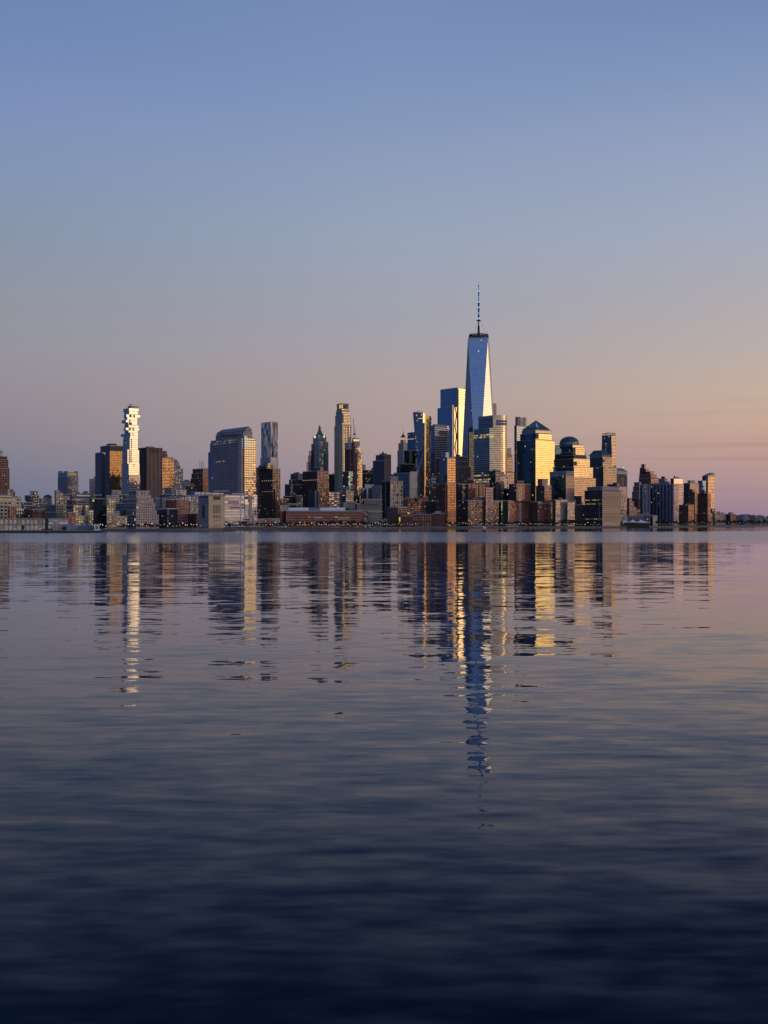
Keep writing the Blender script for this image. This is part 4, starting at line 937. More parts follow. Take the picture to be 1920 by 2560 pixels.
for i in range(10):
    f0, f1 = i / 10, (i + 1) / 10; m.bar((A_[0] + (B_[0] - A_[0]) * f0 - .8, Yc, A_[2] + (B_[2] - A_[2]) * f0), (A_[0] + (B_[0] - A_[0]) * f1 + .8, Yc, A_[2] + (B_[2] - A_[2]) * f1), .2, M_REDS)
m.bar((X(1272), Yc, hz('D', 570, Yc)), (X(1250), Yc, hz('D', 440, Yc)), .14, M_DARK); part(cr, m, 'jib')
m = MB(); m.bar((X(1264), Yc, hz('D', 645, Yc)), (X(1274), Yc, hz('D', 568, Yc)), .3, M_REDS); m.bar((X(1276), Yc, hz('D', 645, Yc)), (X(1274), Yc, hz('D', 568, Yc)), .4, M_REDS); part(cr, m, 'a_frame')
f_art = fac((.22, .17, .13), (.12, .12, .12), 3.7, 3.2, .5, .55, .0); f_artR = fac((.46, .38, .27), (.42, .36, .24), 3.7, 3.4, .56, .58, .05, warp=.03, jit=.015, litc=(1, .7, .3))  # f_artR repeats f_art with sunset glow put into wall and glass
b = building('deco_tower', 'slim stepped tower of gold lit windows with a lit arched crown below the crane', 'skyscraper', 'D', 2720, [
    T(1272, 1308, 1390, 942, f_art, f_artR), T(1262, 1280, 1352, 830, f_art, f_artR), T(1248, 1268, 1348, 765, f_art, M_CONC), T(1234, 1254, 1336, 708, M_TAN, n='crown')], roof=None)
for x in (1256, 1284, 1314): panel(b, 'crown_arch', 'D', x, x + 16, 728, 756, 'R', M_FL, .4, 3)
building('glass_block', 'teal glass block with white lit panes before the limestone tower', 'office building', 'D', 2520, [T(1085, 1180, 1245, 1222, glass((.10, .20, .26), 3.8, 3.4, .2, (.03, .05, .06), lit=.05, litc=(.8, .95, 1))), T(1080, 1170, 1250, 1480, f_steelglass, g=True, dY=-6)])
building('office_tower', 'brownish setback tower top right of the gold lit stepped tower', 'office building', 'D', 2950, [T(1380, 1400, 1445, 1180, f_brown), T(1386, 1398, 1438, 1120, f_brown)])
building('office_block', 'dark block dotted with lit windows right of the gold lit stepped tower', 'office building', 'D', 2800, [T(1378, 1440, 1560, 1245, f_darklit), T(1400, 1460, 1545, 1205, f_darklit), T(1530, 1534, 1556, 1165, f_bluegrey, g=True, dY=40)])
building('low_block', 'white rooftop block and dark neighbour in front of the lit windowed block', 'building', 'D', 2450, [T(1340, 1346, 1450, 1482, f_dark), T(1424, 1436, 1568, 1420, M_WHITE, g=True, dY=20), T(1480, 1492, 1570, 1475, f_dark, g=True, dY=2)])
building('office_block', 'navy blue office block striped with window rows right of the second balcony tower', 'office building', 'D', 2250, [T(862, 872, 1140, 1545, fac((.10, .11, .15), (.24, .27, .34), 3.7, 6.0, .8, .4, .03))])
building('office_tower', 'dark green slab between second balcony tower and the limestone tower', 'office building', 'D', 2700, [T(860, 870, 962, 1265, f_dkteal), T(930, 938, 962, 1250, f_tan, g=True, dY=12)])
building('stone_block', 'tan block with arched windows below the teal glass block', 'building', 'D', 2260, [T(1125, 1140, 1252, 1530, f_tan, f_tanlit), T(1128, 1142, 1205, 1505, f_tan)])
building('white_block', 'white and grey low apartments right of the navy striped block', 'apartment building', 'D', 2200, [T(1085, 1108, 1305, 1705, f_white), T(1160, 1172, 1302, 1690, f_white)])
building('low_block', 'dark navy filler block behind the blue banded hall', 'building', 'D', 2500, [T(1240, 1255, 1420, 1585, f_dark), T(1400, 1425, 1640, 1620, f_dark)])
M_SCH = fac((.23, .085, .06), (.20, .19, .19), 4.4, 3.4, .55, .32, .04, litc=(1, .8, .5), lits=.6)
b = building('brick_school', 'long four storey red brick school with a white roof band on the waterfront', 'school', 'D', 2020, [
    T(200, 214, 1390, 1828, M_SCH, wl=40)], rot='front', roof=None, parapet=True)
P, zb, z1 = b.tiers[0]
for x0, x1, mt in ((252, 560, M_WHITE), (562, 732, M_SLATE), (735, 1125, M_WHITE), (1127, 1186, M_DARK)):
    m = MB(); Yc = 2030; q4 = [(kx('D', x0) * Yc, Yc), (kx('D', x1) * Yc, Yc), (kx('D', x1) * Yc, Yc + 25), (kx('D', x0) * Yc, Yc + 25)]; m.prism(q4, z1 - .3, hz('D', 1776, Yc), mt, M_ROOF, top=[(q4[0][0], Yc + 4), (q4[1][0], Yc + 4), q4[2], q4[3]]); part(b, m, 'roof_screen')
panel(b, 'ground_floor_glazing', 'D', 225, 1388, 1994, 2036, 'R', fac((.10, .06, .05), (.3, .3, .28), 4, 4, .6, .8, .35, litc=(1, .75, .45), lits=.35), .3)
panel(b, 'entrance_canopy', 'D', 646, 782, 1950, 1978, 'R', M_SLATE, 2.0); panel(b, 'window_group', 'D', 648, 780, 1912, 1946, 'R', f_tanglass, .4)
panel(b, 'window_group', 'D', 1005, 1195, 1915, 1962, 'R', f_tanglass, .4)
b = building('banded_hall', 'low navy blue hall with pale horizontal bands right of the brick school', 'office building', 'D', 2180, [T(1275, 1302, 1692, 1720, fac((.06, .085, .14), (.035, .05, .08), 4.4, 60, 1.1, .5, .0, rough=.3)), T(1400, 1420, 1690, 1650, plain('navy_panel', (.035, .055, .10), .5))])
building('low_block', 'dark building with lit windows just right of the brick school end', 'building', 'D', 2140, [T(1385, 1396, 1500, 1850, f_darklit), T(1470, 1480, 1700, 1840, f_navystrip)])
# ================================================================== middle right
building('slab_tower', 'plain dark slab tower with brownish right face and a lower left shoulder', 'skyscraper', 'E', 2620, [T(75, 250, 356, 1050, plain('slab_stone', (.05, .055, .075)), f_plainbrown), T(118, 250, 355, 966, plain('slab_stone', (.045, .05, .07)), plain('slab_brown', (.19, .12, .11)))])  # navy left, brown right: shade and glow put into the stone colour
building('low_block', 'dark grey block in front of the plain slab tower', 'office building', 'E', 2400, [T(60, 205, 260, 1440, f_grey)])
b = building('spire_tower', 'distant deco tower with stepped crown, lit lantern and needle spire', 'skyscraper', 'E', 3450, [
    T(456, 545, 640, 900, f_grey, fins=[(6, 1.5, 1, M_CONC, 'LR')]), T(470, 545, 606, 785, f_grey, fins=[(6, 1.5, 1, M_CONC, 'LR')]), T(498, 545, 582, 735, f_grey)], roof=None)
c = centroid(b.P); Yc = c[1]
m = MB(); m.cyl(c[0], c[1], b.z, hz('E', 700, Yc), 9, 7.5, 8, emit('lit_lantern', (1, .75, .35), .45)); part(b, m, 'lantern')
m = MB(); m.cyl(c[0], c[1], hz('E', 702, Yc), hz('E', 655, Yc), 8, 2.2, 8, M_DARK); m.cyl(c[0], c[1], hz('E', 655, Yc), hz('E', 620, Yc), 2, .6, 6, M_REDS); m.bar((c[0], c[1], hz('E', 620, Yc)), (c[0], c[1], hz('E', 522, Yc)), .6, M_DARK, 4, .2); part(b, m, 'spire')
building('glass_tower', 'blue glass tower with a lit orange floor left of the flared tower', 'skyscraper', 'E', 3250, [T(562, 730, 750, 900, f_dark), T(606, 736, 748, 612, glass((.16, .25, .40), 4, 2.2, .3, (.04, .06, .10), row=.06, lit=.01))])
building('office_tower', 'black tower under the blue glass one with a lit orange floor', 'skyscraper', 'E', 3000, [T(552, 566, 735, 900, f_dkteal)])
building('office_block', 'dark green glass podium in front of the deco spire tower', 'office building', 'E', 2800, [T(440, 456, 750, 1150, f_dkteal), T(480, 500, 720, 1105, f_dkteal), T(395, 404, 470, 1245, f_dark, g=True), T(355, 362, 410, 1268, f_grey, g=True, dY=-20)])
# flared tower
b = Bld(); Yc = 2580; b.loc = (kx('E', 840) * Yc, Yc + 20, GROUND); b.root = empty('flared_tower', b.loc); tag(b.root, 'curved blue glass tower widening upwards with a sloping top and a gold edge', 'skyscraper')
def flare_poly(y):
    f = max(0.0, min(1.0, (1580 - y) / 1290.0)); xl = 752 - 58 * f ** 1.6 - 6 * f ** 6; xr = 962 + 16 * f ** 2
    xa, xb_ = 843 + 3 * f, 889 + 6 * f
    A0 = (kx('E', xl) * (Yc + 26), Yc + 26); A1 = (kx('E', xa) * Yc, Yc); B1 = (kx('E', xb_) * (Yc + 6.5), Yc + 6.5); C1 = (kx('E', xr) * (Yc + 38), Yc + 38)
    mid1 = (kx('E', (xl + xa) / 2 - 1) * (Yc + 11), Yc + 11); mid2 = (kx('E', (xa + xb_) / 2) * (Yc + 2.6), Yc + 2.6); mid3 = (kx('E', (xb_ + xr) / 2 + 6) * (Yc + 17), Yc + 17)
    D1 = (kx('E', xr - 20) * (Yc + 62), Yc + 62); E1 = (kx('E', xl + 20) * (Yc + 62), Yc + 62)
    return [A0, mid1, A1, mid2, B1, mid3, C1, D1, E1]
f_flL = glass((.24, .39, .56), 3.7, 2.4, .14, (.03, .05, .08), lit=.015); f_flG = glass((.70, .56, .38), 3.7, 2.4, .10, (.12, .10, .09), warp=.03); f_flD = glass((.20, .24, .22), 3.7, 2.6, .25, (.05, .06, .06), lit=.02, warp=.15, jit=.1)  # f_flG has the glow, f_flD reflections of other towers put into the tint
ys = [1620, 1480, 1340, 1200, 1050, 900, 760, 620, 500, 410]
m = MB()
for a, c_ in zip(ys, ys[1:]):
    z0, z1 = (GROUND if a == 1620 else hz('E', a, Yc)), hz('E', c_, Yc)
    m.prism(flare_poly(a), z0, z1, [f_flL, f_flL, f_flG, f_flG, f_flD, f_flD, f_flD, f_flD, f_flL], M_ROOF, top=flare_poly(c_), cap=False)
part(b, m, 'shaft')
# raking crown
m = MB(); lo = flare_poly(410); hi = flare_poly(300); zlo = hz('E', 410, Yc)
ztop = [hz('E', y, Yc) for y in (292, 302, 318, 330, 345, 362, 378, 330, 296)]
fm = [f_flL, f_flL, f_flG, f_flG, f_flG, f_flG, f_flD, f_flD, f_flL]
for i in range(9):
    j = (i + 1) % 9
    m.face([(*lo[i], zlo), (*lo[j], zlo), (*hi[j], ztop[j]), (*hi[i], ztop[i])], fm[i], [(0, zlo), (12, zlo), (12, ztop[j]), (0, ztop[i])])
m.face([(*p, zlo + 1) for p in lo], M_ROOF); part(b, m, 'raking_crown')
m = MB(); m.bar((kx('E', 735) * 2610, 2610, zlo), (kx('E', 735) * 2610, 2610, hz('E', 296, 2610)), .5, M_STEEL); m.bar((kx('E', 735) * 2610, 2610, hz('E', 296, 2610)), (kx('E', 845) * 2610, 2610, hz('E', 296, 2610)), .6, M_STEEL); m.bar((kx('E', 840) * 2610, 2610, zlo), (kx('E', 840) * 2610, 2610, hz('E', 294, 2610)), .5, M_STEEL); part(b, m, 'window_cleaning_crane')
zz = hz('E', 398, Yc)
m = MB(); m.edgebox(lo[1], lo[2], 0, elen(lo, 1) - .5, zz - 1.4, zz + .2, .2, M_YEL); part(b, m, 'lit_floor')
b = building('frame_office', 'office block with white grid front and black glass left side', 'office building', 'E', 2300, [T(210, 340, 536, 1368, f_dkteal, fac((.60, .57, .52), (.05, .055, .06), 7.4, 2.9, .74, .86, .01), fins=[(4.4, .5, .5, M_CONC, 'R')], parm=M_CONC), T(288, 346, 462, 1302, M_SLATE, n='mechanical_penthouse')], roof=None)
panel(b, 'white_edge', 'E', 268, 276, 1372, 1950, 'L', M_SLATE, .8)
f_fin = fac((.15, .17, .22), (.09, .12, .17), 7.2, 2.4, .6, .9, .004); f_finR = fac((.62, .57, .50), (.20, .19, .18), 11.5, 2.6, .50, .86, .0)
b = building('finned_office', 'office block with wavy white vertical fins on its right face under the flared tower', 'office building', 'E', 2420, [T(402, 640, 750, 1242, f_fin, f_finR, fins=[(3.4, .7, .6, M_SLATE, 'L')])], roof=None)
P, zb, z1 = b.tiers[0]; m = MB(); Lg = elen(P, 0); M_FIN = plain('fin_white', (.62, .57, .50), .7)
for k in range(9):
    zz = zb + 20; i = 0
    while zz < z1 - 6:
        off = .9 * (1 if i % 2 else -1); s0 = k * (Lg - 2.2) / 8 + .9 + off * .4
        m.edgebox(P[0], P[1], max(0, s0), s0 + 1.1, zz, zz + 10.8, .9 + .3 * (i % 2), M_FIN); zz += 11.2; i += 1
part(b, m, 'fins')
f_7w = glass((.20, .31, .48), 4.0, 2.0, .3, (.10, .12, .17), lit=.004)
b = building('glass_tower', 'grey blue striped glass tower between the flared tower and the braced tower', 'skyscraper', 'E', 2720, [
    T(960, 1025, 1248, 520, f_7w, fac((.15, .17, .24), (.07, .09, .14), 4.0, 40, 1.1, .5, .003), parm=M_SLATE)], roof=None)
P, zb, z1 = b.tiers[0]; facade_slab(b, 'corner_strip', 'E', P, 0, 1210, 1248, 516, None, .8, fac((.34, .30, .32), (.2, .2, .24), 4, 40, 1.1, .5, 0))
facade_slab(b, 'lit_floor', 'E', P, 0, 1030, 1200, 672, 682, .6, emit('dim_amber', (1, .5, .12), .18))
m = MB(); m.prism(scaled(P, .8), z1 + .5, z1 + 4, M_SLATE, M_ROOF); part(b, m, 'mechanical_penthouse')
# braced glass tower
f_3L = glass((.22, .38, .56), 4.1, 8.0, .12, (.10, .16, .22), lit=.006); f_3R = glass((.66, .60, .44), 4.1, 3.0, .06, (.16, .15, .12), warp=.008, jit=.004, lit=0)  # one glass tinted twice: blue shade left, gold glow right
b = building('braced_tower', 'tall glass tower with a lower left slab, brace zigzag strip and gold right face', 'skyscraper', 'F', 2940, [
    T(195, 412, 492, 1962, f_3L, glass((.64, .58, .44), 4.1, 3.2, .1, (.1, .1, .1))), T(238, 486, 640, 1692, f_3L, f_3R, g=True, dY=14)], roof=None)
P, zb, z1 = b.tiers[0]; L0 = elen(P, 0)
M_BR = plain('brace_steel', (.03, .03, .035), .5); M_PALE = plain('brace_panel', (.66, .60, .46), .4, .4)
m = MB(); m.edgebox(P[0], P[1], .3, 3.0, zb, z1 + 5, .5, M_PALE); m.edgebox(P[0], P[1], 3.2, 6.0, zb, z1 + 3, .4, M_BR); m.edgebox(P[0], P[1], L0 - 3, L0 - .2, zb, z1 + 2, .6, M_BR); part(b, m, 'corner_mullion')
m = MB(); n_ = (P[1][0] - P[0][0], P[1][1] - P[0][1]); t = (n_[0] / L0, n_[1] / L0); nr = (t[1], -t[0])
q = lambda s_, z: (P[0][0] + t[0] * s_ + nr[0] * .9, P[0][1] + t[1] * s_ + nr[1] * .9, z)
zz = zb + 60; i = 0; stepz = 26.0
while zz < z1 - 8:
    a, c_ = (L0 - 4.5, 8.5) if i % 2 == 0 else (8.5, L0 - 4.5)
    m.bar(q(a, zz), q(c_, min(zz + stepz, z1)), .85, M_BR); m.bar(q(L0 - 4.5, zz), q(L0 * .55, zz), .6, M_BR); zz += stepz; i += 1
part(b, m, 'zigzag_brace')
P, zb, z1 = b.tiers[1]; L1 = elen(P, 0)
m = MB()
for k in range(9): m.edgebox(P[0], P[1], 4, L1 - .2, z1 - 6 - k * 4.1, z1 - 5 - k * 4.1, .3, M_BR)
part(b, m, 'louvre_band')
m = MB(); m.edgebox(P[0], P[1], .2, 3.6, zb, z1 - 1, .7, M_BR); part(b, m, 'corner_mullion')
m = MB(); m.prism(outset(P, .2), z1 - .2, z1 + 2.5, [M_PALE, M_SLATE, M_PALE, M_SLATE], M_ROOF); part(b, m, 'parapet')
m = MB(); m.bar((kx('F', 560) * 2985, 2985, z1), (kx('F', 595) * 2985, 2985, hz('F', 1683, 2985)), .8, M_DARK); part(b, m, 'window_cleaning_crane')
Lz = elen(P, 3); m = MB()
for k in range(1, 6): m.edgebox(P[3], P[0], k * Lz / 6 - .4, k * Lz / 6 + .4, zb, z1 - 8, .4, plain('pale_mullion', (.25, .30, .36), .4))
part(b, m, 'mullions')

# ------------------------------------------------------------------ the tallest tower
Yw = 2732.0; b = Bld(); cx0 = kx('F', 803) * (Yw + 15); cy0 = Yw + 30
b.loc = (cx0, cy0, GROUND); b.root = empty('tapered_tower', b.loc); tag(b.root, 'tallest tapering glass tower of long triangular facets with a ringed spire', 'skyscraper')
tR = dirs(54); tL = dirs(324); hb = 30.5; ht = 31.2
base = [(cx0 - (tR[0] + tL[0]) * hb, cy0 - (tR[1] + tL[1]) * hb), (cx0 + (tR[0] - tL[0]) * hb, cy0 + (tR[1] - tL[1]) * hb), (cx0 + (tR[0] + tL[0]) * hb, cy0 + (tR[1] + tL[1]) * hb), (cx0 - (tR[0] - tL[0]) * hb, cy0 - (tR[1] - tL[1]) * hb)]
top = [(cx0 - tL[0] * ht, cy0 - tL[1] * ht), (cx0 + tR[0] * ht, cy0 + tR[1] * ht), (cx0 + tL[0] * ht, cy0 + tL[1] * ht), (cx0 - tR[0] * ht, cy0 - tR[1] * ht)]   # above the middle of each base side
zB = 57.0; zT = hz('F', 962, Yw)
f_wt = glass((.40, .44, .51), 4.06, 3.0, .13, (.16, .19, .24), lit=.004, litc=(1, .9, .75), lits=.5, warp=.006, jit=.006, rough=.03)
m = MB(); m.prism(base, GROUND, zB, glass((.4, .42, .46), 6, 1.5, .3), M_ROOF); part(b, m, 'podium')
m = MB()
for i in range(4):
    j = (i + 1) % 4
    B0, B1, Tt, T0 = base[i], base[j], top[i], top[(i - 1) % 4]
    m.face([(*B0, zB), (*B1, zB), (*Tt, zT)], f_wt, [(0, zB), (61, zB), (30.5, zT)])
    m.face([(*B0, zB), (*Tt, zT), (*T0, zT)], f_wt, [(22 + 200, zB), (44 + 200, zT), (200, zT)])
m.face([(*p, zT) for p in top], M_ROOF); part(b, m, 'glass_shaft')
m = MB()
for i in range(4):
    for p in (top[i], top[(i - 1) % 4]): m.bar((*base[i], zB), (*p, zT), .45, M_STEEL)
part(b, m, 'edge_trim')
m = MB(); m.prism(top, zT, hz('F', 945, Yw), plain('parapet_steel', (.35, .36, .38), .4, .6), M_ROOF); part(b, m, 'parapet')
# pale spandrel bands of the plant floors on the front facet
M_SPAN = plain('pale_spandrel', (.55, .58, .62), .5, .0)
m = MB()
for y in (1003, 1030, 1057, 1084, 1240, 1268, 1296, 1322, 1348):
    z = hz('F', y, Yw); f = (z - zB) / (zT - zB)
    l0 = [base[0][k] + (top[3][k] - base[0][k]) * f for k in (0, 1)]; l1 = [base[0][k] + (top[0][k] - base[0][k]) * f for k in (0, 1)]
    Le = sqrt((l1[0] - l0[0]) ** 2 + (l1[1] - l0[1]) ** 2); m.edgebox(l0, l1, 2, Le - 2, z, z + 1.3, .4, M_SPAN, .8)
part(b, m, 'plant_floor_bands')
zr = hz('F', 945, Yw)
def ring(m, r, z, th, mt, n=40, hgt=1.0):
    for i in range(n):
        a0, a1 = 2 * pi * i / n, 2 * pi * (i + 1) / n
        P0, P1 = (cx0 + r * cos(a0), cy0 + r * sin(a0)), (cx0 + r * cos(a1), cy0 + r * sin(a1)); Q0, Q1 = (cx0 + (r - th) * cos(a0), cy0 + (r - th) * sin(a0)), (cx0 + (r - th) * cos(a1), cy0 + (r - th) * sin(a1))
        m.face([(*P0, z), (*P1, z), (*P1, z + hgt), (*P0, z + hgt)], mt); m.face([(*Q1, z), (*Q0, z), (*Q0, z + hgt), (*Q1, z + hgt)], mt)
        m.face([(*P0, z + hgt), (*P1, z + hgt), (*Q1, z + hgt), (*Q0, z + hgt)], mt); m.face([(*Q0, z), (*Q1, z), (*P1, z), (*P0, z)], mt)
for y, r in ((938, 22.5), (914, 22.8), (893, 22.2)):
    m = MB(); ring(m, r, hz('F', y, Yw) - .4, 4.0, M_DARK, hgt=2.0); part(b, m, 'communications_ring')
m = MB()
for i in range(16):
    a = 2 * pi * i / 16; m.bar((cx0 + 20 * cos(a), cy0 + 20 * sin(a), zr), (cx0 + 20 * cos(a), cy0 + 20 * sin(a), hz('F', 893, Yw)), .5, M_DARK)
    m.bar((cx0 + 20 * cos(a), cy0 + 20 * sin(a), hz('F', 893, Yw)), (cx0 + 20 * cos(a), cy0 + 20 * sin(a), hz('F', 893, Yw) + (6 if i % 3 else 9)), .18, M_DARK)
part(b, m, 'ring_struts')
m = MB(); Z = lambda y: hz('F', y, Yw + 30)
m.lathe(cx0, cy0, [(zr, 3.2), (Z(890), 2.7), (Z(800), 2.4), (Z(770), 1.3), (Z(715), 1.2), (Z(690), 1.5)], 12, M_DARK); part(b, m, 'mast')
m = MB(); m.lathe(cx0, cy0, [(Z(716), 3.6), (Z(695), 3.0), (Z(690), 1.6)], 12, M_DARK); ring(m, 5.2, Z(714), .9, M_DARK, 20, 1.2)
for i in range(8): m.bar((cx0 + 4.8 * cos(i * pi / 4), cy0 + 4.8 * sin(i * pi / 4), Z(712)), (cx0 + 2.2 * cos(i * pi / 4), cy0 + 2.2 * sin(i * pi / 4), Z(692)), .4, M_DARK)
part(b, m, 'cable_collar')
m = MB(); m.lathe(cx0, cy0, [(Z(690), 1.3), (Z(640), 1.9), (Z(612), 1.3), (Z(560), 1.8), (Z(534), 2.2), (Z(520), 1.2), (Z(480), 1.9), (Z(455), 2.1), (Z(440), 1.1), (Z(378), .9), (Z(373), 1.9), (Z(368), .9), (Z(300), 1.5), (Z(290), 1.3), (Z(270), .7), (Z(222), .5), (Z(212), 1.3), (Z(200), 1.2), (Z(195), .45), (Z(150), .12)], 10, plain('spire_steel', (.06, .07, .10), .4, .4)); part(b, m, 'spire')
for y, hgt, r in ((678, 20, 2.1), (598, 16, 2.0), (521, 18, 2.0), (436, 16, 1.9), (280, 18, 1.6), (362, 7, 1.4)):
    m = MB(); m.cyl(cx0, cy0, Z(y + hgt / 2), Z(y - hgt / 2), r, r * .8, 10, M_SPBLUE); part(b, m, 'spire_light')
for y in (712, 640, 600, 545, 534, 470, 455):
    m = MB(); ring(m, 2.7, Z(y), .8, M_DARK, 14, .8); part(b, m, 'spire_collar')
for sx1, sx0 in ((735, 778), (881, 832)):
    m = MB(); m.bar((kx('F', sx1) * (Yw + 20), Yw + 20, Z(885)), (kx('F', sx0) * (Yw + 30), Yw + 30, Z(714)), .16, M_DARK); part(b, m, 'stay_cable')
building('office_tower', 'pinkish slab peeking from behind the tallest tower at its right', 'skyscraper', 'F', 2960, [T(960, 975, 1054, 1915, plain('pink_slab', (.55, .40, .34)), plain('pink_slab', (.55, .40, .34)))], roof=None)

# ------------------------------------------------------------------ curved striped tower in front
b = Bld(); Yg = 2512; b.loc = (kx('G', 1080) * Yg, Yg + 25, GROUND); b.root = empty('curved_tower', b.loc); tag(b.root, 'bowed glass tower with gold striped curved face and dark lit left side', 'skyscraper')
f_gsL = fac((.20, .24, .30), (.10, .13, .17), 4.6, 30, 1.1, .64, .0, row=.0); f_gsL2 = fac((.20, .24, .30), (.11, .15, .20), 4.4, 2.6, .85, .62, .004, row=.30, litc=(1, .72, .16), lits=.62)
f_gsG = fac((.72, .62, .46), (.66, .58, .40), 4.4, 2.2, .96, .60, .0, rough=.08, warp=.02, jit=.02)  # sunset glow put into both wall and glass colour
def curved(xl, xc, xr, Y0, n=8):
    tR2 = dirs(58); tL2 = dirs(324); C = (kx('G', xc) * Y0, Y0)
    k = kx('G', xr); sR = (k * C[1] - C[0]) / (tR2[0] - k * tR2[1])
    k = kx('G', xl); sL = (k * C[1] - C[0]) / (tL2[0] - k * tL2[1])
    E = (C[0] + tR2[0] * sR, C[1] + tR2[1] * sR); nr = (tR2[1], -tR2[0]); pts_ = []
    for i in range(n + 1):
        u = i / n; bow = 11.0 * 4 * u * (1 - u) * (.8 + .4 * u); pts_.append((C[0] + (E[0] - C[0]) * u + nr[0] * bow, C[1] + (E[1] - C[1]) * u + nr[1] * bow))
    A_ = (C[0] + tL2[0] * sL, C[1] + tL2[1] * sL)
    return pts_ + [(E[0] + tL2[0] * sL, E[1] + tL2[1] * sL), A_]
Pc = curved(868, 1102, 1322, Yg); nC = len(Pc)
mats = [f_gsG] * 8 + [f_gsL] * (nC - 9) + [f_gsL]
m = MB(); m.prism(Pc, GROUND, hz('G', 132, Yg), mats, M_ROOF); part(b, m, 'shaft')
Pl = footprint('G', 795, 1046, 1104, Yg - 6); m = MB(); m.prism(Pl, GROUND, hz('G', 322, Yg), [f_gsL2, f_gsL2, f_gsL, f_gsL2], M_ROOF); part(b, m, 'lower_slab')
zt = hz('G', 132, Yg)
m = MB(); m.prism(outset(Pc, .4), zt - 3.5, zt + 2.2, [plain('glow_tinted_metal', (.66, .56, .40), .3, .7)] * 8 + [M_SLATE] * (nC - 8), M_ROOF); part(b, m, 'parapet')  # curved edge tinted gold for the glow, slate elsewhere
for yy in (182, 225):
    m = MB(); zz = hz('G', yy, Yg)
    for i in range(8):
        if i < 1: continue
        m.edgebox(Pc[i], Pc[i + 1], 0, elen(Pc, i), zz - 6, zz - 1, .35, M_SLATE)
    part(b, m, 'louvre_band')
m = MB()
for k in range(4): zz = zt - 12 - 15 * k; m.edgebox(Pc[-1], Pc[0], .5, elen(Pc, nC - 1) - .5, zz, zz + .9, .4, M_STEEL)
part(b, m, 'storey_bands')
building('striped_tower', 'pinkish grey striped office slab in the gap left of the bowed tower', 'skyscraper', 'G', 2820, [T(630, 650, 860, 300, fac((.34, .27, .28), (.12, .13, .17), 4, 60, 1.1, .5, .0))])
building('glass_tower', 'black glass tower with dim lit floors squeezed left of the bowed tower', 'skyscraper', 'G', 2620, [T(700, 716, 830, 395, fac((.015, .018, .022), (.06, .08, .10), 4, 3, .7, .6, .015, row=.10, lits=.35))], roof=None)
building('stone_tower', 'pale stepped stone tower just right of the bowed tower', 'skyscraper', 'G', 3000, [T(1270, 1290, 1440, 1020, f_grey, fac((.38, .33, .29), (.36, .30, .22), 3.6, 3.4, .45, .5, .05)), T(1280, 1295, 1416, 800, f_grey, fac((.38, .33, .29), (.36, .30, .22), 3.6, 3.4, .45, .5, .05)), T(1290, 1300, 1408, 745, f_grey), T(1300, 1305, 1392, 645, f_grey)])
b = building('deco_block', 'brown brick deco tower with blank stepped crown left of the bowed tower', 'skyscraper', 'G', 2560, [
    T(470, 545, 742, 940, fac(BRN, (.09, .09, .10), 3.7, 2.6, .45, .6, .006), fins=[(8, 2, .8, f_plainbrown, 'R')]), T(475, 545, 700, 850, f_brown, fins=[(8, 2, .8, f_plainbrown, 'R')]), T(480, 545, 690, 775, f_brown), T(505, 545, 582, 752, M_DARK)], roof=None)
b = building('brick_hall', 'dark red roofed building with small domed stack before the brown deco tower', 'building', 'G', 2450, [T(630, 650, 800, 1170, f_brkd), T(690, 700, 790, 1140, plain('dark_red', (.13, .04, .035)), yb=1180)], roof=None)
m = MB(); Yc = 2470; m.cyl(kx('G', 735) * Yc, Yc + 8, b.z, hz('G', 1105, Yc), 4, 1.5, 10, f_plainbrown); part(b, m, 'stack')
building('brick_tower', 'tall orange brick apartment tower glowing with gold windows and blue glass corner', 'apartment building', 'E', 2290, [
    T(1035, 1222, 1352, 1405, f_brkd, fac((.42, .17, .09), (.30, .22, .14), 3.2, 3.4, .44, .5, .05, warp=.03, jit=.015)), T(1042, 1238, 1346, 1008, f_brkd, fac((.42, .17, .09), (.46, .35, .20), 3.2, 3.4, .50, .52, .05, warp=.03, jit=.015))], roof=None)  # right brick brighter than the left, glow put into the colour
b = [o for o in COL.objects if o.get('label', '').startswith('tall orange brick')][0]
bb = Bld(); bb.root = b; bb.loc = tuple(b.location); Y1 = 2290
bb.tiers = [(footprint('E', 1042, 1238, 1346, Y1 + 2.5), GROUND, hz('E', 1008, Y1))]; bb.P, bb.zb, bb.z = bb.tiers[0]
P = bb.P
facade_slab(bb, 'glass_corner', 'E', P, 3, 1106, 1212, 1005, 1402, 1.6, glass((.14, .26, .36), 3.2, 3.0, .2, (.03, .05, .07), lit=.02))
facade_slab(bb, 'glass_corner', 'E', P, 3, 1212, 1237, 1005, 1402, 1.9, [glass((.60, .55, .42), 3.2, 3.0, .2), glass((.40, .40, .36), 3.2, 3.0, .2)])
m = MB(); m.prism(footprint('E', 1128, 1196, 1242, Y1 + 8), bb.z, hz('E', 922, Y1), [M_WHITE, M_SLATE], M_ROOF); part(bb, m, 'mechanical_penthouse')
facade_slab(bb, 'brick_pier', 'E', footprint('E', 1035, 1222, 1352, Y1), 3, 1190, 1206, 1402, None, .8, plain('brick_pier', BRK_O))
building('louvre_block', 'pale louvred box standing between the flared tower and the orange brick tower', 'building', 'E', 2600, [T(975, 978, 1042, 1300, fac((.55, .55, .57), (.25, .27, .3), 6.5, 60, 1.1, .35, 0))])
building('office_block', 'dark block with scattered lit windows left of the orange brick tower', 'office building', 'E', 2480, [T(880, 895, 1060, 1450, f_darklit), T(1000, 1005, 1060, 1400, f_dark)])
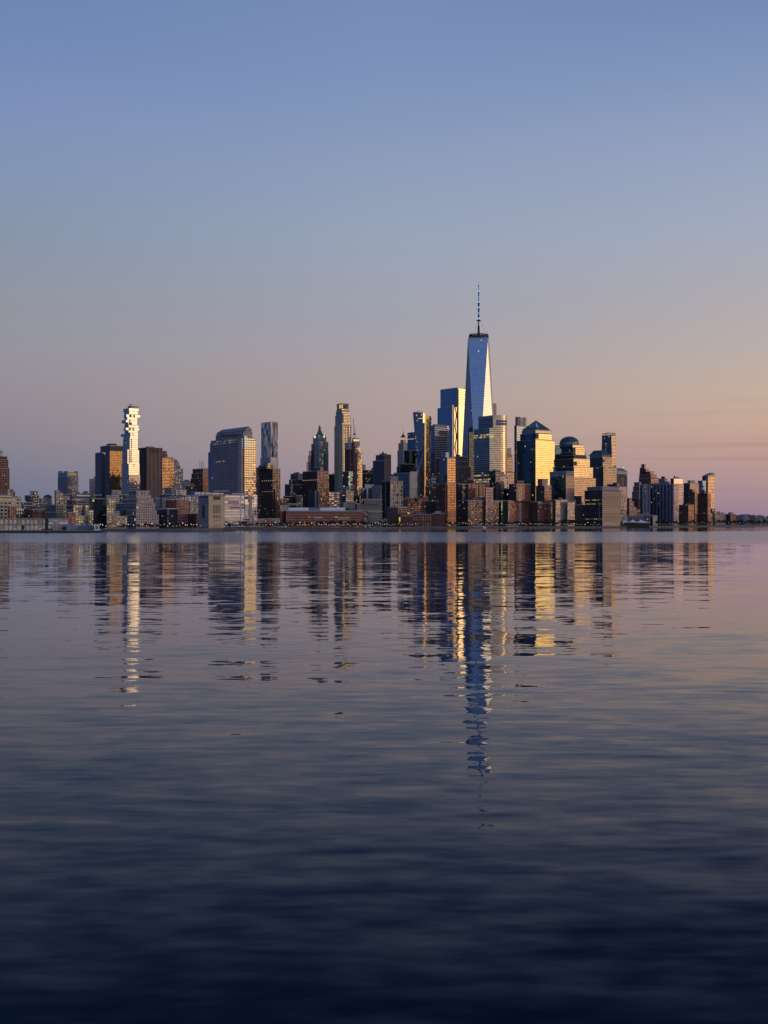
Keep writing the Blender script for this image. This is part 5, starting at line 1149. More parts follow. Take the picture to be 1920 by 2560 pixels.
building('brick_block', 'dark brown brick block with yellow lit windows below the flared tower', 'building', 'E', 2350, [T(500, 545, 920, 1640, fac(BRK_D, (.10, .10, .12), 3.6, 3.4, .42, .55, .07)), T(575, 582, 648, 1618, M_BRICK), T(712, 722, 806, 1618, M_BRICK, yb=1645), T(840, 846, 916, 1612, M_BRICK, yb=1690)])
building('low_block', 'unlit grey brown block at the left foot of the orange brick tower', 'building', 'E', 2320, [T(880, 900, 1060, 1680, f_aptdk)])
b = building('school_building', 'terracotta brick school block with blank walls near the arched bridge', 'school', 'E', 2240, [T(292, 458, 620, 1780, plain('terracotta', (.20, .09, .07)), fac(BRK_D, (.10, .10, .12), 4, 3.6, .4, .5, .03)), T(330, 452, 590, 1768, M_SLATE, n='roof_house', yb=1785)], roof=None)
panel(b, 'lit_strip', 'E', 476, 500, 1925, 2015, 'R', M_YEL, .3); panel(b, 'lit_strip', 'E', 606, 634, 1852, 1872, 'R', M_YEL, .3)
b = building('brick_hall', 'low brick hall under a shallow rounded roof by the promenade', 'building', 'E', 2215, [T(480, 500, 690, 1905, f_brkd, wl=30)], rot='front', roof=None)
P = b.P; m = MB()
ar = [(P[0][0] + (P[1][0] - P[0][0]) * i / 10, P[0][1] + (P[1][1] - P[0][1]) * i / 10, b.z + .9 + 3.4 * sin(pi * i / 10)) for i in range(11)]
bk = [(x + P[3][0] - P[0][0], y + P[3][1] - P[0][1], z) for x, y, z in ar]
for i in range(10): m.face([ar[i], ar[i + 1], bk[i + 1], bk[i]], M_ROOF)
m.face(ar, M_BRICK); part(b, m, 'barrel_roof')
building('brick_hall', 'long low brick block with tall windows beside the rounded roof hall', 'building', 'E', 2235, [T(672, 684, 985, 1882, fac(BRK_D, (.12, .12, .14), 12, 4.4, .45, .7, .01))], rot='front')
building('brick_hall', 'square low brick block left of the orange brick tower foot', 'building', 'E', 2250, [T(970, 986, 1185, 1868, f_brkr, f_brkd)], rot='front')
# arched footbridge
b = Bld(); Yc = 2190; x0, x1 = kx('E', 182) * Yc, kx('E', 292) * Yc; b.loc = ((x0 + x1) / 2, Yc, GROUND); b.root = empty('footbridge', b.loc); tag(b.root, 'white arched truss footbridge beside the terracotta school', 'footbridge')
m = MB(); zt0, zt1 = hz('E', 2010, Yc), hz('E', 1948, Yc)
pp = [(x0 + (x1 - x0) * i / 12, Yc, zt0 + (zt1 - zt0) * (1 - (1 - i / 12) ** 2)) for i in range(13)]
for i in range(12): m.bar(pp[i], pp[i + 1], .35, M_WHITE); m.bar((pp[i][0], Yc + 4, pp[i][2]), (pp[i + 1][0], Yc + 4, pp[i + 1][2]), .35, M_WHITE); m.bar((pp[i + 1][0], Yc, zt0), pp[i + 1], .2, M_WHITE)
part(b, m, 'arch'); m = MB(); m.box((x0 + x1) / 2, Yc + 2, zt0 - .8, zt0, x1 - x0, 4, M_WHITE); part(b, m, 'walkway')
for xx in (x0 + 1, x1 - 1): m = MB(); m.box(xx, Yc + 2, GROUND, zt0 - .8, 1.2, 3, M_CONC); part(b, m, 'pier_support')
# apartment cluster
building('apartment_block', 'dark apartment slab with lit windows right of the orange brick tower', 'apartment building', 'G', 2420, [T(512, 545, 712, 1210, f_aptdk)])
building('apartment_block', 'maroon brick apartment house with large windows under the bowed tower', 'apartment building', 'G', 2380, [T(690, 705, 986, 1212, f_aptdk, f_apt, fins=[(9, 1.2, .5, M_BRICK, 'R')]), T(985, 992, 1050, 1195, f_brkd, g=True, dY=26)])
building('apartment_block', 'small mauve block with a pale edge against the maroon apartment house', 'apartment building', 'G', 2370, [T(978, 985, 1106, 1275, fac((.22, .14, .15), (.16, .17, .2), 3, 3.2, .5, .5, .04), parm=M_TAN)])
building('apartment_block', 'wide lower apartment block dotted with amber windows on the waterfront', 'apartment building', 'G', 2350, [T(540, 700, 1196, 1475, f_aptdk, fac((.15, .08, .07), (.11, .12, .14), 3, 3.6, .52, .55, .045))])
building('apartment_tower', 'dark tower with teal glass left side and black right in front of the bowed tower', 'apartment building', 'G', 2420, [T(1034, 1142, 1222, 1008, glass((.09, .16, .18), 3.3, 3.0, .2, (.02, .03, .035), lit=.02), f_aptdk, parm=M_DARK)])
building('apartment_tower', 'slim pinkish brick tower beside the dark teal sided tower', 'apartment building', 'G', 2440, [T(1214, 1220, 1284, 1088, fac((.30, .19, .17), (.3, .28, .27), 3.1, 3, .5, .5, .03)), T(1222, 1226, 1282, 1020, M_PINK)])
building('apartment_tower', 'slim greenish white banded tower right of the slim pinkish one', 'apartment building', 'G', 2460, [T(1278, 1284, 1342, 1085, fac((.42, .46, .45), (.16, .20, .22), 3.2, 60, 1.1, .5, .0))])
building('apartment_block', 'dark gap block between dark tower and stepped brick house', 'apartment building', 'G', 2400, [T(1190, 1230, 1340, 1480, f_dkteal), T(1270, 1285, 1370, 1290, f_dkteal, g=True, dY=30)])
M_LINT = plain('pale_lintel', (.50, .45, .40))
b = building('brick_apartment', 'red brick apartment house with white window columns, nearest the bowed tower', 'apartment building', 'H', 2400, [
    T(70, 190, 568, 1482, f_dkteal, f_apt2, parm=M_LINT), T(205, 326, 552, 1212, f_aptdk, f_apt2, parm=M_LINT), T(336, 342, 446, 1168, M_BRICK, n='roof_house')], roof=None)
for x in (362, ):
    panel(b, 'white_bay', 'H', x, x + 42, 1240, 1480, 'R', fac((.46, .42, .39), (.12, .12, .13), 3.75, 4.0, .6, .55, .02), .5, 1)
    panel(b, 'white_bay', 'H', x + 4, x + 46, 1500, 1830, 'R', fac((.46, .42, .39), (.12, .12, .13), 3.75, 4.0, .6, .55, .02), .5, 0)
panel(b, 'white_bay', 'H', 194, 212, 1540, 1800, 'R', fac((.46, .42, .39), (.12, .12, .13), 3.75, 4.0, .6, .55, .02), .4, 0)
b = building('brick_apartment', 'narrow red brick apartment house with white lintel top and dark left side', 'apartment building', 'H', 2405, [
    T(570, 666, 900, 1498, f_aptdk, f_apt2, parm=M_LINT), T(636, 772, 884, 1242, f_aptdk, f_apt2, parm=M_LINT), T(662, 740, 826, 1135, M_BRICK, M_PINK, n='roof_house')], roof=None)
panel(b, 'stone_band', 'H', 668, 898, 1505, 1532, 'R', M_LINT, .35, 0); panel(b, 'stone_band', 'H', 774, 882, 1250, 1278, 'R', M_LINT, .35, 1)
panel(b, 'pale_column', 'H', 830, 864, 1540, 1800, 'R', f_tanglass, .35, 0)
# ================================================================== the pyramid, dome and mastaba towers
f_wfL = glass((.07, .16, .25), 4.0, 3.0, .22, (.03, .045, .06), lit=.004); f_wfR = glass((.50, .47, .27), 4.0, 3.0, .20, (.14, .12, .10), warp=.02, jit=.03, lit=0)  # one glass twice: shaded blue left, sunset gold put into the right
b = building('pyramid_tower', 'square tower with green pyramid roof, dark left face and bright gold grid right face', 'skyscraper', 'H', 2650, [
    T(332, 632, 937, 508, f_wfL, f_wfR, parm=M_SLATE), T(385, 632, 886, 402, f_wfL, f_wfR, dY=1.5), T(410, 632, 884, 352, M_SLATE, plain('glow_tinted_stone', (.55, .48, .34), .35, .5), dY=2, n='crown')], roof=None)  # right side of the crown tinted gold for the glow
P = footprint('H', 425, 632, 850, 2656); hip(b, 'pyramid_roof', outset(P, 1.2), b.z + 3, hz('H', 200, 2690), .0, M_TEAL)
m = MB(); m.prism(P, b.z, b.z + 3.2, M_SLATE, M_ROOF); part(b, m, 'roof_drum')
M_SNOW = plain('snow', (.75, .77, .80), .7)
P0 = outset(P, 1.2); ap = centroid(P0)
def on_roof(e, u, v, off=.35):
    a, c_ = P0[e], P0[(e + 1) % 4]; bx = a[0] + (c_[0] - a[0]) * u; by = a[1] + (c_[1] - a[1]) * u
    zt_ = hz('H', 200, 2690); zb_ = b.z + 3
    L = elen(P0, e); n = ((c_[1] - a[1]) / L, -(c_[0] - a[0]) / L)
    return (bx + (ap[0] - bx) * v + n[0] * off, by + (ap[1] - by) * v + n[1] * off, zb_ + (zt_ - zb_) * v + off)
m = MB()
for (e, u0, u1, v0, v1) in ((0, .03, .16, .25, .32), (0, .02, .12, .32, .7), (0, .12, .30, .22, .27), (3, .3, .9, .30, .33), (3, .5, .95, .50, .53), (3, .7, .96, .68, .71), (0, .05, .3, .42, .45)):
    m.face([on_roof(e, u0, v0), on_roof(e, u1, v0), on_roof(e, u1, v1), on_roof(e, u0, v1)], M_SNOW)
part(b, m, 'snow_patches')
for s_, x0, x1 in (('L', 586, 630), ('R', 634, 678)): panel(b, 'notch_shade', 'H', x0, x1, 404, 490, s_, M_DARK, .35, 1)  # dark plates painted as the shade of the notched corners
b = building('notched_tower', 'slate blue tower with an open notched top behind the pyramid roofed tower', 'skyscraper', 'H', 2950, [
    T(292, 330, 520, 282, f_navystrip, glass((.20, .25, .34), 4, 2.4, .25, (.10, .12, .17))), T(308, 345, 384, 145, M_SLATE, M_SLATE, n='lift_shaft')], roof=None)
m = MB(); P = footprint('H', 440, 455, 478, 2960); m.prism(P, b.tiers[0][2], hz('H', 145, 2960), M_STEEL, M_ROOF); part(b, m, 'open_screen')
m = MB(); P = footprint('H', 380, 388, 480, 2978); m.prism(P, b.tiers[0][2] + 2, hz('H', 150, 2978), plain('pale_screen', (.45, .42, .42), .5), M_ROOF); part(b, m, 'open_screen')
m = MB(); Yc = 2955; m.bar((kx('H', 486) * Yc, Yc, b.tiers[0][2]), (kx('H', 486) * Yc, Yc, hz('H', 155, Yc)), .4, M_DARK); m.bar((kx('H', 395) * Yc, Yc, hz('H', 245, Yc)), (kx('H', 486) * Yc, Yc, hz('H', 190, Yc)), .5, M_DARK); part(b, m, 'roof_crane')
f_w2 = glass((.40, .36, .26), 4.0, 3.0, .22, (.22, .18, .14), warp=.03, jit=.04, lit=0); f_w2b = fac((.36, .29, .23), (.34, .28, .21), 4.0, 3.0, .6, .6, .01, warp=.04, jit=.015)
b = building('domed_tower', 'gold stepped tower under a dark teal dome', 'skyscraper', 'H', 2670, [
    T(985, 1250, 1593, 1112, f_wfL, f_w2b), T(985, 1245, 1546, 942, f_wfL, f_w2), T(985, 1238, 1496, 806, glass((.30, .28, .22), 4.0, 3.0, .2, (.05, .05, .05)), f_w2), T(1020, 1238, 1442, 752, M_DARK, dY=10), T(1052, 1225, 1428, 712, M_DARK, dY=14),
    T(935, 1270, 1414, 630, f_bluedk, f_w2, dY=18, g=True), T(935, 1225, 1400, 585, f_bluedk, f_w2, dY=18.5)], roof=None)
c = centroid(b.P); Yd = c[1]; cxd = kx('H', 1168) * Yd; rd = (kx('H', 1318) - kx('H', 1018)) / 2 * Yd; zd = hz('H', 572, Yd)
m = MB(); m.cyl(cxd, Yd, b.z - 2, zd, rd * .98, rd * .98, 40, M_SLATE); part(b, m, 'drum')
m = MB(); m.cyl(cxd, Yd, zd - .8, zd + 2.4, rd * 1.05, rd * 1.05, 40, M_STEEL); part(b, m, 'dome_ring')
hd = hz('H', 455, Yd) - zd - 2; m = MB(); m.lathe(cxd, Yd, [(zd + 2.3 + hd * sin(a * pi / 24), rd * cos(a * pi / 24)) for a in range(0, 13)], 40, M_TEAL); part(b, m, 'dome')
for ti, s_, x0, x1, y0, y1 in ((2, 'R', 1242, 1290, 852, 922), (2, 'L', 1190, 1237, 852, 925), (5, 'R', 1227, 1268, 632, 705)): panel(b, 'notch_shade', 'H', x0, x1, y0, y1, s_, M_DARK, .35, ti)  # raised dark plates, notch shade put into their colour
building('office_block', 'dark glass block with pinkish striped right side before the domed tower', 'office building', 'H', 2440, [
    T(860, 1115, 1246, 1078, f_dkteal, fac((.42, .31, .26), (.20, .17, .155), 3.6, 60, 1.1, .5, .0, rough=.3)), T(858, 1118, 1242, 1012, M_SLATE, plain('penthouse_stripe', (.30, .27, .28)), n='mechanical_penthouse')], roof=None)
building('apartment_block', 'pale tan low block with rounded dark left balconies on the waterfront', 'apartment building', 'H', 2395, [T(900, 952, 1136, 1466, f_aptdk, fac((.44, .37, .30), (.30, .29, .27), 3.1, 2.9, .5, .5, .02), parm=M_LINT), T(1000, 1006, 1052, 1440, M_BRICK, n='roof_house')], roof=None)
building('apartment_block', 'pale tan low block standing right of the rounded balcony block', 'apartment building', 'H', 2400, [T(1136, 1142, 1256, 1500, f_aptdk, fac((.42, .37, .31), (.32, .31, .30), 3.1, 2.9, .5, .5, .02))])
# ------------------------------------------------------------------
b = building('hipped_tower', 'tan right faced tower under a flat topped green hip roof right of the domed tower', 'skyscraper', 'I', 2840, [
    T(470, 692, 905, 690, glass((.10, .12, .15), 4, 3, .25, (.03, .035, .04), lit=.02), fac((.36, .31, .25), (.22, .19, .145), 4.0, 3.2, .66, .62, .004)), T(475, 682, 830, 525, f_dark, fac((.36, .31, .25), (.22, .19, .145), 4.0, 3.2, .66, .62, .004))], roof=None)
P = footprint('I', 473, 668, 800, 2850); m = MB(); m.prism(P, b.z, hz('I', 495, 2850), M_SLATE, M_ROOF); part(b, m, 'roof_drum')
hip(b, 'hip_roof', outset(P, 1.5), hz('I', 494, 2850), hz('I', 422, 2870), .58, M_TEAL)
m = MB(); m.prism(outset(P, 1.9), hz('I', 497, 2850), hz('I', 491, 2850), M_CONC, M_ROOF); part(b, m, 'eaves')
panel(b, 'notch_shade', 'I', 684, 712, 566, 610, 'R', M_DARK, .4, 1)  # dark plate painted as a shaded corner cut
b = building('slim_tower', 'slim tall tower with dark glass left face and gold rounded right edge', 'skyscraper', 'I', 3140, [
    T(664, 826, 895, 340, glass((.12, .17, .24), 3.6, 2.6, .2, (.03, .04, .06), lit=.02), fac((.46, .36, .28), (.34, .28, .20), 3.6, 2.6, .7, .6, .01)), T(668, 820, 892, 180, glass((.12, .17, .24), 3.6, 2.6, .2, (.03, .04, .06), lit=.02), fac((.46, .36, .28), (.34, .28, .20), 3.6, 2.6, .7, .6, .01), dY=.6)], roof=None)
m = MB(); P = outset(b.P, -.4)
for p, q_ in zip(P, P[1:] + P[:1]):
    for i in range(6):
        a = (p[0] + (q_[0] - p[0]) * i / 6, p[1] + (q_[1] - p[1]) * i / 6); m.bar((*a, b.z), (*a, b.z + 6), .4, M_DARK)
    m.bar((*p, b.z + 6), (*q_, b.z + 6), .5, M_DARK)
part(b, m, 'crown_screen')
m = MB(); Yc = 3160; m.bar((kx('I', 720) * Yc, Yc, b.z + 3), (kx('I', 780) * Yc, Yc, hz('I', 122, Yc)), .8, M_DARK); part(b, m, 'roof_crane')
b = building('office_block', 'broad dark office block with slate top band and pinkish striped right face', 'office building', 'I', 2420, [
    T(392, 676, 976, 1065, fac((.04, .045, .06), (.10, .12, .16), 3.8, 3.0, .6, .5, .01, row=.10, lits=.5, litc=(1, .65, .2)), fac((.46, .35, .27), (.17, .14, .12), 3.8, 60, 1.1, .5, .0, rough=.5), parm=M_DARK), T(435, 678, 942, 1002, M_SLATE, plain('pale_screen', (.40, .37, .38), .5), dY=6, fins=[(3, .5, .4, M_CONC, 'R')], n='mechanical_penthouse')], roof=None)
panel(b, 'pale_strip', 'I', 622, 636, 1275, 1552, 'L', M_SLATE, .5)
building('office_block', 'black lower block joined to the left of the broad dark office block', 'office building', 'I', 2440, [T(235, 250, 420, 1290, f_aptdk), T(215, 232, 345, 1150, fac((.10, .08, .075), (.15, .13, .12), 3.8, 3, .5, .5, .06), g=True, dY=40)])
b = building('apartment_tower', 'mauve grey block with vertical strips right of the broad dark office block', 'apartment building', 'I', 2560, [T(930, 945, 1068, 1000, fac((.30, .26, .28), (.16, .16, .19), 3.4, 2.8, .5, 1.1, .01)), T(968, 974, 1020, 872, f_plainbrown), T(842, 850, 955, 935, f_dark, yb=1000), T(760, 765, 850, 965, M_DARK, yb=1002)], roof=None)
b = building('blue_tower', 'distant blue striped tower with chamfered top and white roof beacon', 'skyscraper', 'I', 3350, [T(890, 902, 1074, 748, fac((.22, .25, .32), (.08, .11, .18), 4.2, 60, 1.1, .5, .0), wl=40)], roof=None)
hip(b, 'chamfered_roof', b.P, b.z, hz('I', 700, 3350), .55, M_SLATE)
m = MB(); Yc = 3355; m.cyl(kx('I', 1012) * Yc, Yc, hz('I', 702, Yc), hz('I', 688, Yc), 1.3, 1.1, 10, M_LAMPW); m.bar((kx('I', 1012) * Yc, Yc, b.z), (kx('I', 1012) * Yc, Yc, hz('I', 704, Yc)), .5, M_DARK); part(b, m, 'beacon'); antenna(b, 'I', 962, 640, 3360, .4)
panel(b, 'dark_glazing', 'I', 906, 1056, 800, 1000, 'R', M_DARK, .3)
f_rb = fac((.15, .065, .055), (.10, .09, .10), 3.6, 3.2, .4, .5, .02); f_rbR = fac((.26, .12, .09), (.36, .28, .22), 3.6, 3.4, .4, .5, .04)  # f_rbR: warmer, lighter copy of the brick, glow put into colour
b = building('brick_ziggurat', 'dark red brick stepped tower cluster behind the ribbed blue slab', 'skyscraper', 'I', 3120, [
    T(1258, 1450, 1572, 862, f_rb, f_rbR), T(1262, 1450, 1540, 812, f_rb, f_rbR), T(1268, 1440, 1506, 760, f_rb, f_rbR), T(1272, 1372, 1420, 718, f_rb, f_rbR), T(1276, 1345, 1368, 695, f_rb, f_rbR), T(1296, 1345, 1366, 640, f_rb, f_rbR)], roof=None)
building('stone_tower', 'brown stepped stone block left of the dark red stepped cluster', 'office building', 'I', 3050, [T(1148, 1262, 1300, 1080, f_brown), T(1165, 1262, 1300, 1000, f_brown), T(1182, 1262, 1298, 932, f_brown)])
building('brick_block', 'small pinkish tan brick block with a dark left side by the ribbed blue slab', 'apartment building', 'I', 2760, [T(1066, 1104, 1215, 1330, f_brkd, fac((.36, .22, .18), (.16, .15, .15), 3.1, 3, .42, .5, .04)), T(1068, 1104, 1182, 1240, f_brkd, fac((.36, .22, .18), (.16, .15, .15), 3.1, 3, .42, .5, .04)), T(1070, 1104, 1145, 1185, f_brkd, fac((.36, .22, .18), (.16, .15, .15), 3.1, 3, .42, .5, .04))])
building('brick_block', 'dark block with pink right corner between the small tan block and the ribbed slab', 'apartment building', 'I', 2800, [T(1140, 1250, 1292, 1185, f_dark, f_brkr), T(1190, 1215, 1280, 1370, f_brkr, g=True, dY=-20)])
f_rbl = fac((.17, .19, .26), (.07, .08, .11), 3.1, 60, 1.1, .55, .0); f_rbl2 = fac((.085, .095, .13), (.09, .10, .13), 3.1, 4.4, .6, .6, .04)
M_RIB = plain('rib_concrete', (.20, .22, .29), .7)
b = building('ribbed_slab', 'long dark blue apartment slab with tall vertical ribs and a pale right end', 'apartment building', 'J', 2830, [
    T(186, 575, 632, 508, f_rbl2, fac((.46, .37, .33), (.26, .23, .22), 3.1, 3.0, .5, .5, .01), fins=[(10.5, 3.6, 1.6, M_RIB, 'L')])], roof=None)
for x0, x1, yt in ((300, 400, 498), (405, 528, 478)):
    m = MB(); P = footprint('J', x0, x1 - 14, x1, 2870); m.prism(P, b.z, hz('J', yt, 2870), M_SLATE, M_ROOF); part(b, m, 'mechanical_penthouse')
building('apartment_block', 'slightly lower ribbed blue slab stepping down at the left of the long one', 'apartment building', 'J', 2800, [T(186, 215, 302, 520, f_rbl2, fins=[(8, 3, 1.2, M_RIB, 'R')])], rot='front')
b = building('old_tower', 'grey stone building with a small roof drum behind the ribbed blue slab', 'office building', 'J', 3200, [T(395, 470, 500, 446, f_grey)], roof=None)
m = MB(); Yc = 3215; m.cyl(kx('J', 450) * Yc, Yc, b.z, hz('J', 420, Yc), 5.5, 4.5, 12, M_DARK); part(b, m, 'roof_drum')
building('banded_tower', 'office tower with pink and white banded right face and glassy top corner', 'skyscraper', 'J', 3150, [T(536, 575, 676, 508, f_dark, fac((.58, .46, .43), (.22, .20, .22), 4.0, 60, 1.1, .5, .0)), T(536, 575, 676, 445, f_dark, glass((.55, .45, .42), 4.0, 6, .15, (.3, .25, .24)), dY=.2)])
building('thin_tower', 'thin dark sliver tower at the right of the pink banded tower', 'office building', 'J', 3300, [T(672, 676, 690, 600, f_bluegrey)], roof=None)
building('office_tower', 'tower with dark left face and tan vertically striped right face, second from the right end', 'skyscraper', 'J', 3200, [T(687, 760, 862, 498, f_aptdk, fac((.42, .34, .27), (.22, .19, .18), 3.8, 2.8, .45, 1.1, .0)), T(732, 762, 818, 468, f_grey)])
building('brick_block', 'dark brown brick apartment tower with a tan right strip near the right end', 'apartment building', 'J', 3060, [T(738, 815, 842, 600, f_rb, f_rbR), T(755, 790, 820, 570, f_rb, f_rbR)])
building('brick_block', 'front dark brick block with tan right half at the right end of the row', 'apartment building', 'J', 2990, [T(632, 742, 806, 750, f_rb, f_rbR)])
b = building('lantern_tower', 'dark red brick tower with small white lantern top near the right end', 'apartment building', 'J', 3060, [T(842, 964, 1020, 850, f_rb, f_rbR), T(845, 964, 1000, 618, f_rb, f_rbR), T(882, 925, 942, 588, f_rb), T(888, 915, 930, 572, f_rb)], roof=None)
c = centroid(b.P); m = MB(); m.cyl(c[0], c[1], b.z, hz('J', 545, c[1]), 4, 3.4, 8, M_WHITE); m.cyl(c[0], c[1], hz('J', 545, c[1]), hz('J', 516, c[1]), 3.8, .2, 8, M_SLATE); part(b, m, 'lantern')
b = building('blade_tower', 'slanted roof office tower with tan glass right face closing the skyline on the right', 'skyscraper', 'J', 3320, [T(850, 905, 970, 470, f_bluedk), T(902, 968, 1042, 412, f_bluedk, fac((.42, .34, .25), (.46, .38, .28), 4.0, 3.0, .7, .6, .0), g=True, dY=8, par=False)], roof=None)
P, zb, z1 = b.tiers[1]; m = MB(); zz = z1 + (hz('J', 390, 3360) - hz('J', 410, 3360))
m.face([(*P[0], z1), (*P[1], z1), (*P[1], zz + 4)], M_TAN); m.face([(*P[1], z1), (*P[2], z1), (*P[2], zz + 4), (*P[1], zz + 4)], M_TAN); m.face([(*P[2], z1), (*P[3], z1), (*P[2], zz + 4)], M_TAN); m.face([(*P[0], z1 + .02), (*P[1], zz + 4), (*P[2], zz + 4), (*P[3], z1 + .02)], M_ROOF); part(b, m, 'slanted_roof')
building('low_block', 'dark green glass block at the foot of the slanted roof tower', 'office building', 'J', 3150, [T(992, 1020, 1052, 795, f_dkteal)])
building('low_block', 'white low building beyond the slanted roof tower', 'building', 'J', 3480, [T(1040, 1052, 1175, 848, fac((.34, .28, .25), (.1, .1, .1), 4, 4, .4, .4, .02)), T(1065, 1072, 1105, 826, M_SLATE), T(1120, 1125, 1142, 832, M_SLATE, yb=850)])
building('low_block', 'dark and brick coloured low blocks before the tiered museum', 'building', 'J', 3500, [T(1172, 1228, 1292, 856, f_dkteal, f_brkr)])
building('terminal_building', 'long pale low building stretching behind the tiered museum', 'building', 'J', 3950, [T(1285, 1292, 1512, 868, fac((.13, .12, .125), (.08, .08, .1), 4, 5, .5, .4, .01))], rot='front')
b = Bld(); Yc = 3600; X0 = kx('J', 1395) * Yc; b.loc = (X0, Yc, GROUND); b.root = empty('tiered_museum', b.loc); tag(b.root, 'small hexagonal building with tiered louvred roof at the right end', 'museum')
m = MB(); m.cyl(X0, Yc, GROUND, hz('J', 912, Yc), 12.5, 12.5, 6, M_SLATE, smooth=False); part(b, m, 'hall')
for i in range(6):
    m = MB(); r = 12.5 - i * 1.8; z = hz('J', 912 - i * 8.5, Yc); m.cyl(X0, Yc, z, z + 1.9, r + .6, r - 1.2, 6, M_SLATE if i % 2 else M_STEEL, smooth=False); part(b, m, 'roof_tier')
building('low_block', 'distant dark block with flat roofline near the right edge', 'building', 'J', 4500, [T(1505, 1512, 1618, 876, f_grey)], rot='front')
building('low_block', 'distant bluish shed at the right edge of the picture', 'building', 'J', 4450, [T(1612, 1620, 1700, 892, f_bluegrey)], rot='front')
building('low_block', 'dim low houses on the island at the right edge', 'building', 'J', 4420, [T(1550, 1560, 1640, 925, f_grey)], rot='front')
building('low_block', 'low blue grey terrace below the small pinkish tan block', 'building', 'I', 2620, [T(965, 985, 1325, 1465, f_navystrip), T(1280, 1290, 1425, 1440, f_bluegrey)], rot='front')
building('white_block', 'small pale block standing at the foot of the ribbed blue slab', 'building', 'J', 2760, [T(328, 334, 386, 872, f_white)])
# white tent roofs
M_TENT = plain('tent_fabric', (.72, .72, .72), .6); M_TGL = glass((.02, .035, .035), 3.5, 3, .2, (.008, .014, .014), lit=.02)
b = Bld(); Yc = 2450; b.loc = (kx('I', 1180) * Yc, Yc, GROUND); b.root = empty('ferry_pavilion', b.loc); tag(b.root, 'green glass ferry pavilion under peaked white tent roofs on the water edge', 'pavilion')
m = MB(); m.prism([(kx('I', 945) * Yc, Yc), (kx('I', 1425) * Yc, Yc), (kx('I', 1425) * Yc, Yc + 22), (kx('I', 945) * Yc, Yc + 22)], 0, hz('I', 1585, Yc), M_TGL, M_DARK); part(b, m, 'glass_hall')
for xa, xm, xb_, yp, yv in ((925, 932, 985, 1556, 1562), (1000, 1030, 1125, 1527, 1562), (1125, 1168, 1245, 1524, 1562), (1245, 1302, 1432, 1526, 1568)):
    m = MB(); pk = (kx('I', xm) * Yc, Yc + 10, hz('I', yp, Yc)); zl = hz('I', yv, Yc)
    cs_ = [(kx('I', xa) * Yc, Yc - 2, zl), (kx('I', xb_) * Yc, Yc - 2, zl), (kx('I', xb_) * Yc, Yc + 24, zl), (kx('I', xa) * Yc, Yc + 24, zl)]
    n = 6
    for i in range(4):
        a, c_ = cs_[i], cs_[(i + 1) % 4]
        def cur(p, t_):
            return (p[0] + (pk[0] - p[0]) * t_, p[1] + (pk[1] - p[1]) * t_, p[2] + (pk[2] - p[2]) * t_ ** 1.6)
        for k in range(n): m.face([cur(a, k / n), cur(c_, k / n), cur(c_, (k + 1) / n), cur(a, (k + 1) / n)], M_TENT, smooth=True)
        m.face([(a[0], a[1], a[2] - 1.0), (c_[0], c_[1], c_[2] - 1.0), c_, a], M_TENT)
    part(b, m, 'tent_roof')
# ================================================================== trees, lamps, boats, gulls
rnd = random.Random(11)
M_BARK = plain('bark', (.045, .034, .03), .9); M_TWIG = plain('bare_twigs', (.075, .052, .046), .9)
def make_tree(seed, h, label):
    r = random.Random(seed)
    root = empty('bare_tree', (0, -500, 0)); tag(root, label, 'tree', 'bare trees along the waterfront')
    t = MB(); t.cyl(0, 0, 0, h * .26, .32, .2, 6, M_BARK)
    k = MB()
    def grow(p, dr, ln, rad, lev):
        e = Vector(p) + dr * ln
        (t if lev == 0 else k).bar(p, e, max(rad, .085), M_BARK if lev == 0 else M_TWIG, 3, max(rad * .55, .05))
        if lev >= 4: return
        for i in range(4):
            d2 = (dr + Vector((r.uniform(-1, 1), r.uniform(-1, 1), r.uniform(-.55, .6))) * .75).normalized()
            grow(e - dr * ln * r.uniform(0, .35), d2, ln * r.uniform(.62, .88), rad * .55, lev + 1)
    for i in range(4):
        a = i * pi / 2 + r.random()
        grow(Vector((0, 0, h * .2)), Vector((cos(a) * .5, sin(a) * .5, .9)).normalized(), h * .25, .16, 0)
    t.build('trunk', root); k.build('crown', root)
    return root
protos = [make_tree(s, h, 'tree') for s, h in ((1, 11), (2, 9), (3, 13))]
zones = [(300, 480, 26, 'leafless dark tree in the park before the pale stepped apartments'), (560, 720, 22, 'leafless tree beside the ventilation tower and balcony towers'), (720, 960, 24, 'leafless tree in front of the long brick school and marina'),
         (960, 1160, 22, 'leafless tree before the low brick halls'), (1140, 1300, 22, 'leafless tree before the amber windowed apartments'), (1300, 1460, 34, 'leafless tree of the grove under the red brick and tan apartment houses'), (1460, 1570, 18, 'leafless tree before the broad dark office block'),
         (1640, 1780, 30, 'leafless tree on the promenade under the ribbed slab and right end towers'), (1790, 1840, 10, 'leafless tree before the low blocks beyond the slanted roof tower'), (1836, 1886, 18, 'leafless tree around the tiered museum'), (1886, 1918, 8, 'leafless tree at the right edge of the picture')]
first = set()
for (x0, x1, n, lab) in zones:
    for i in range(n):
        xs_ = x0 + (x1 - x0) * (i + rnd.uniform(.05, .95)) / n
        Yt = shore_y(xs_) + rnd.uniform(14, 55) * (1 if xs_ < 1800 else 2)
        p = rnd.choice(protos)
        if p.name not in first: o = p; first.add(p.name)
        else: o = copy_tree(p)
        o['label'] = lab
        s_ = rnd.uniform(.75, 1.25) * (.62 if xs_ < 600 else .85 if xs_ < 1300 else 1.05)
        o.location = ((xs_ - 960) / FPX * Yt, Yt, GROUND); o.rotation_euler = (0, 0, rnd.uniform(0, 6.28)); o.scale = (s_ * 1.15, s_ * 1.15, s_)
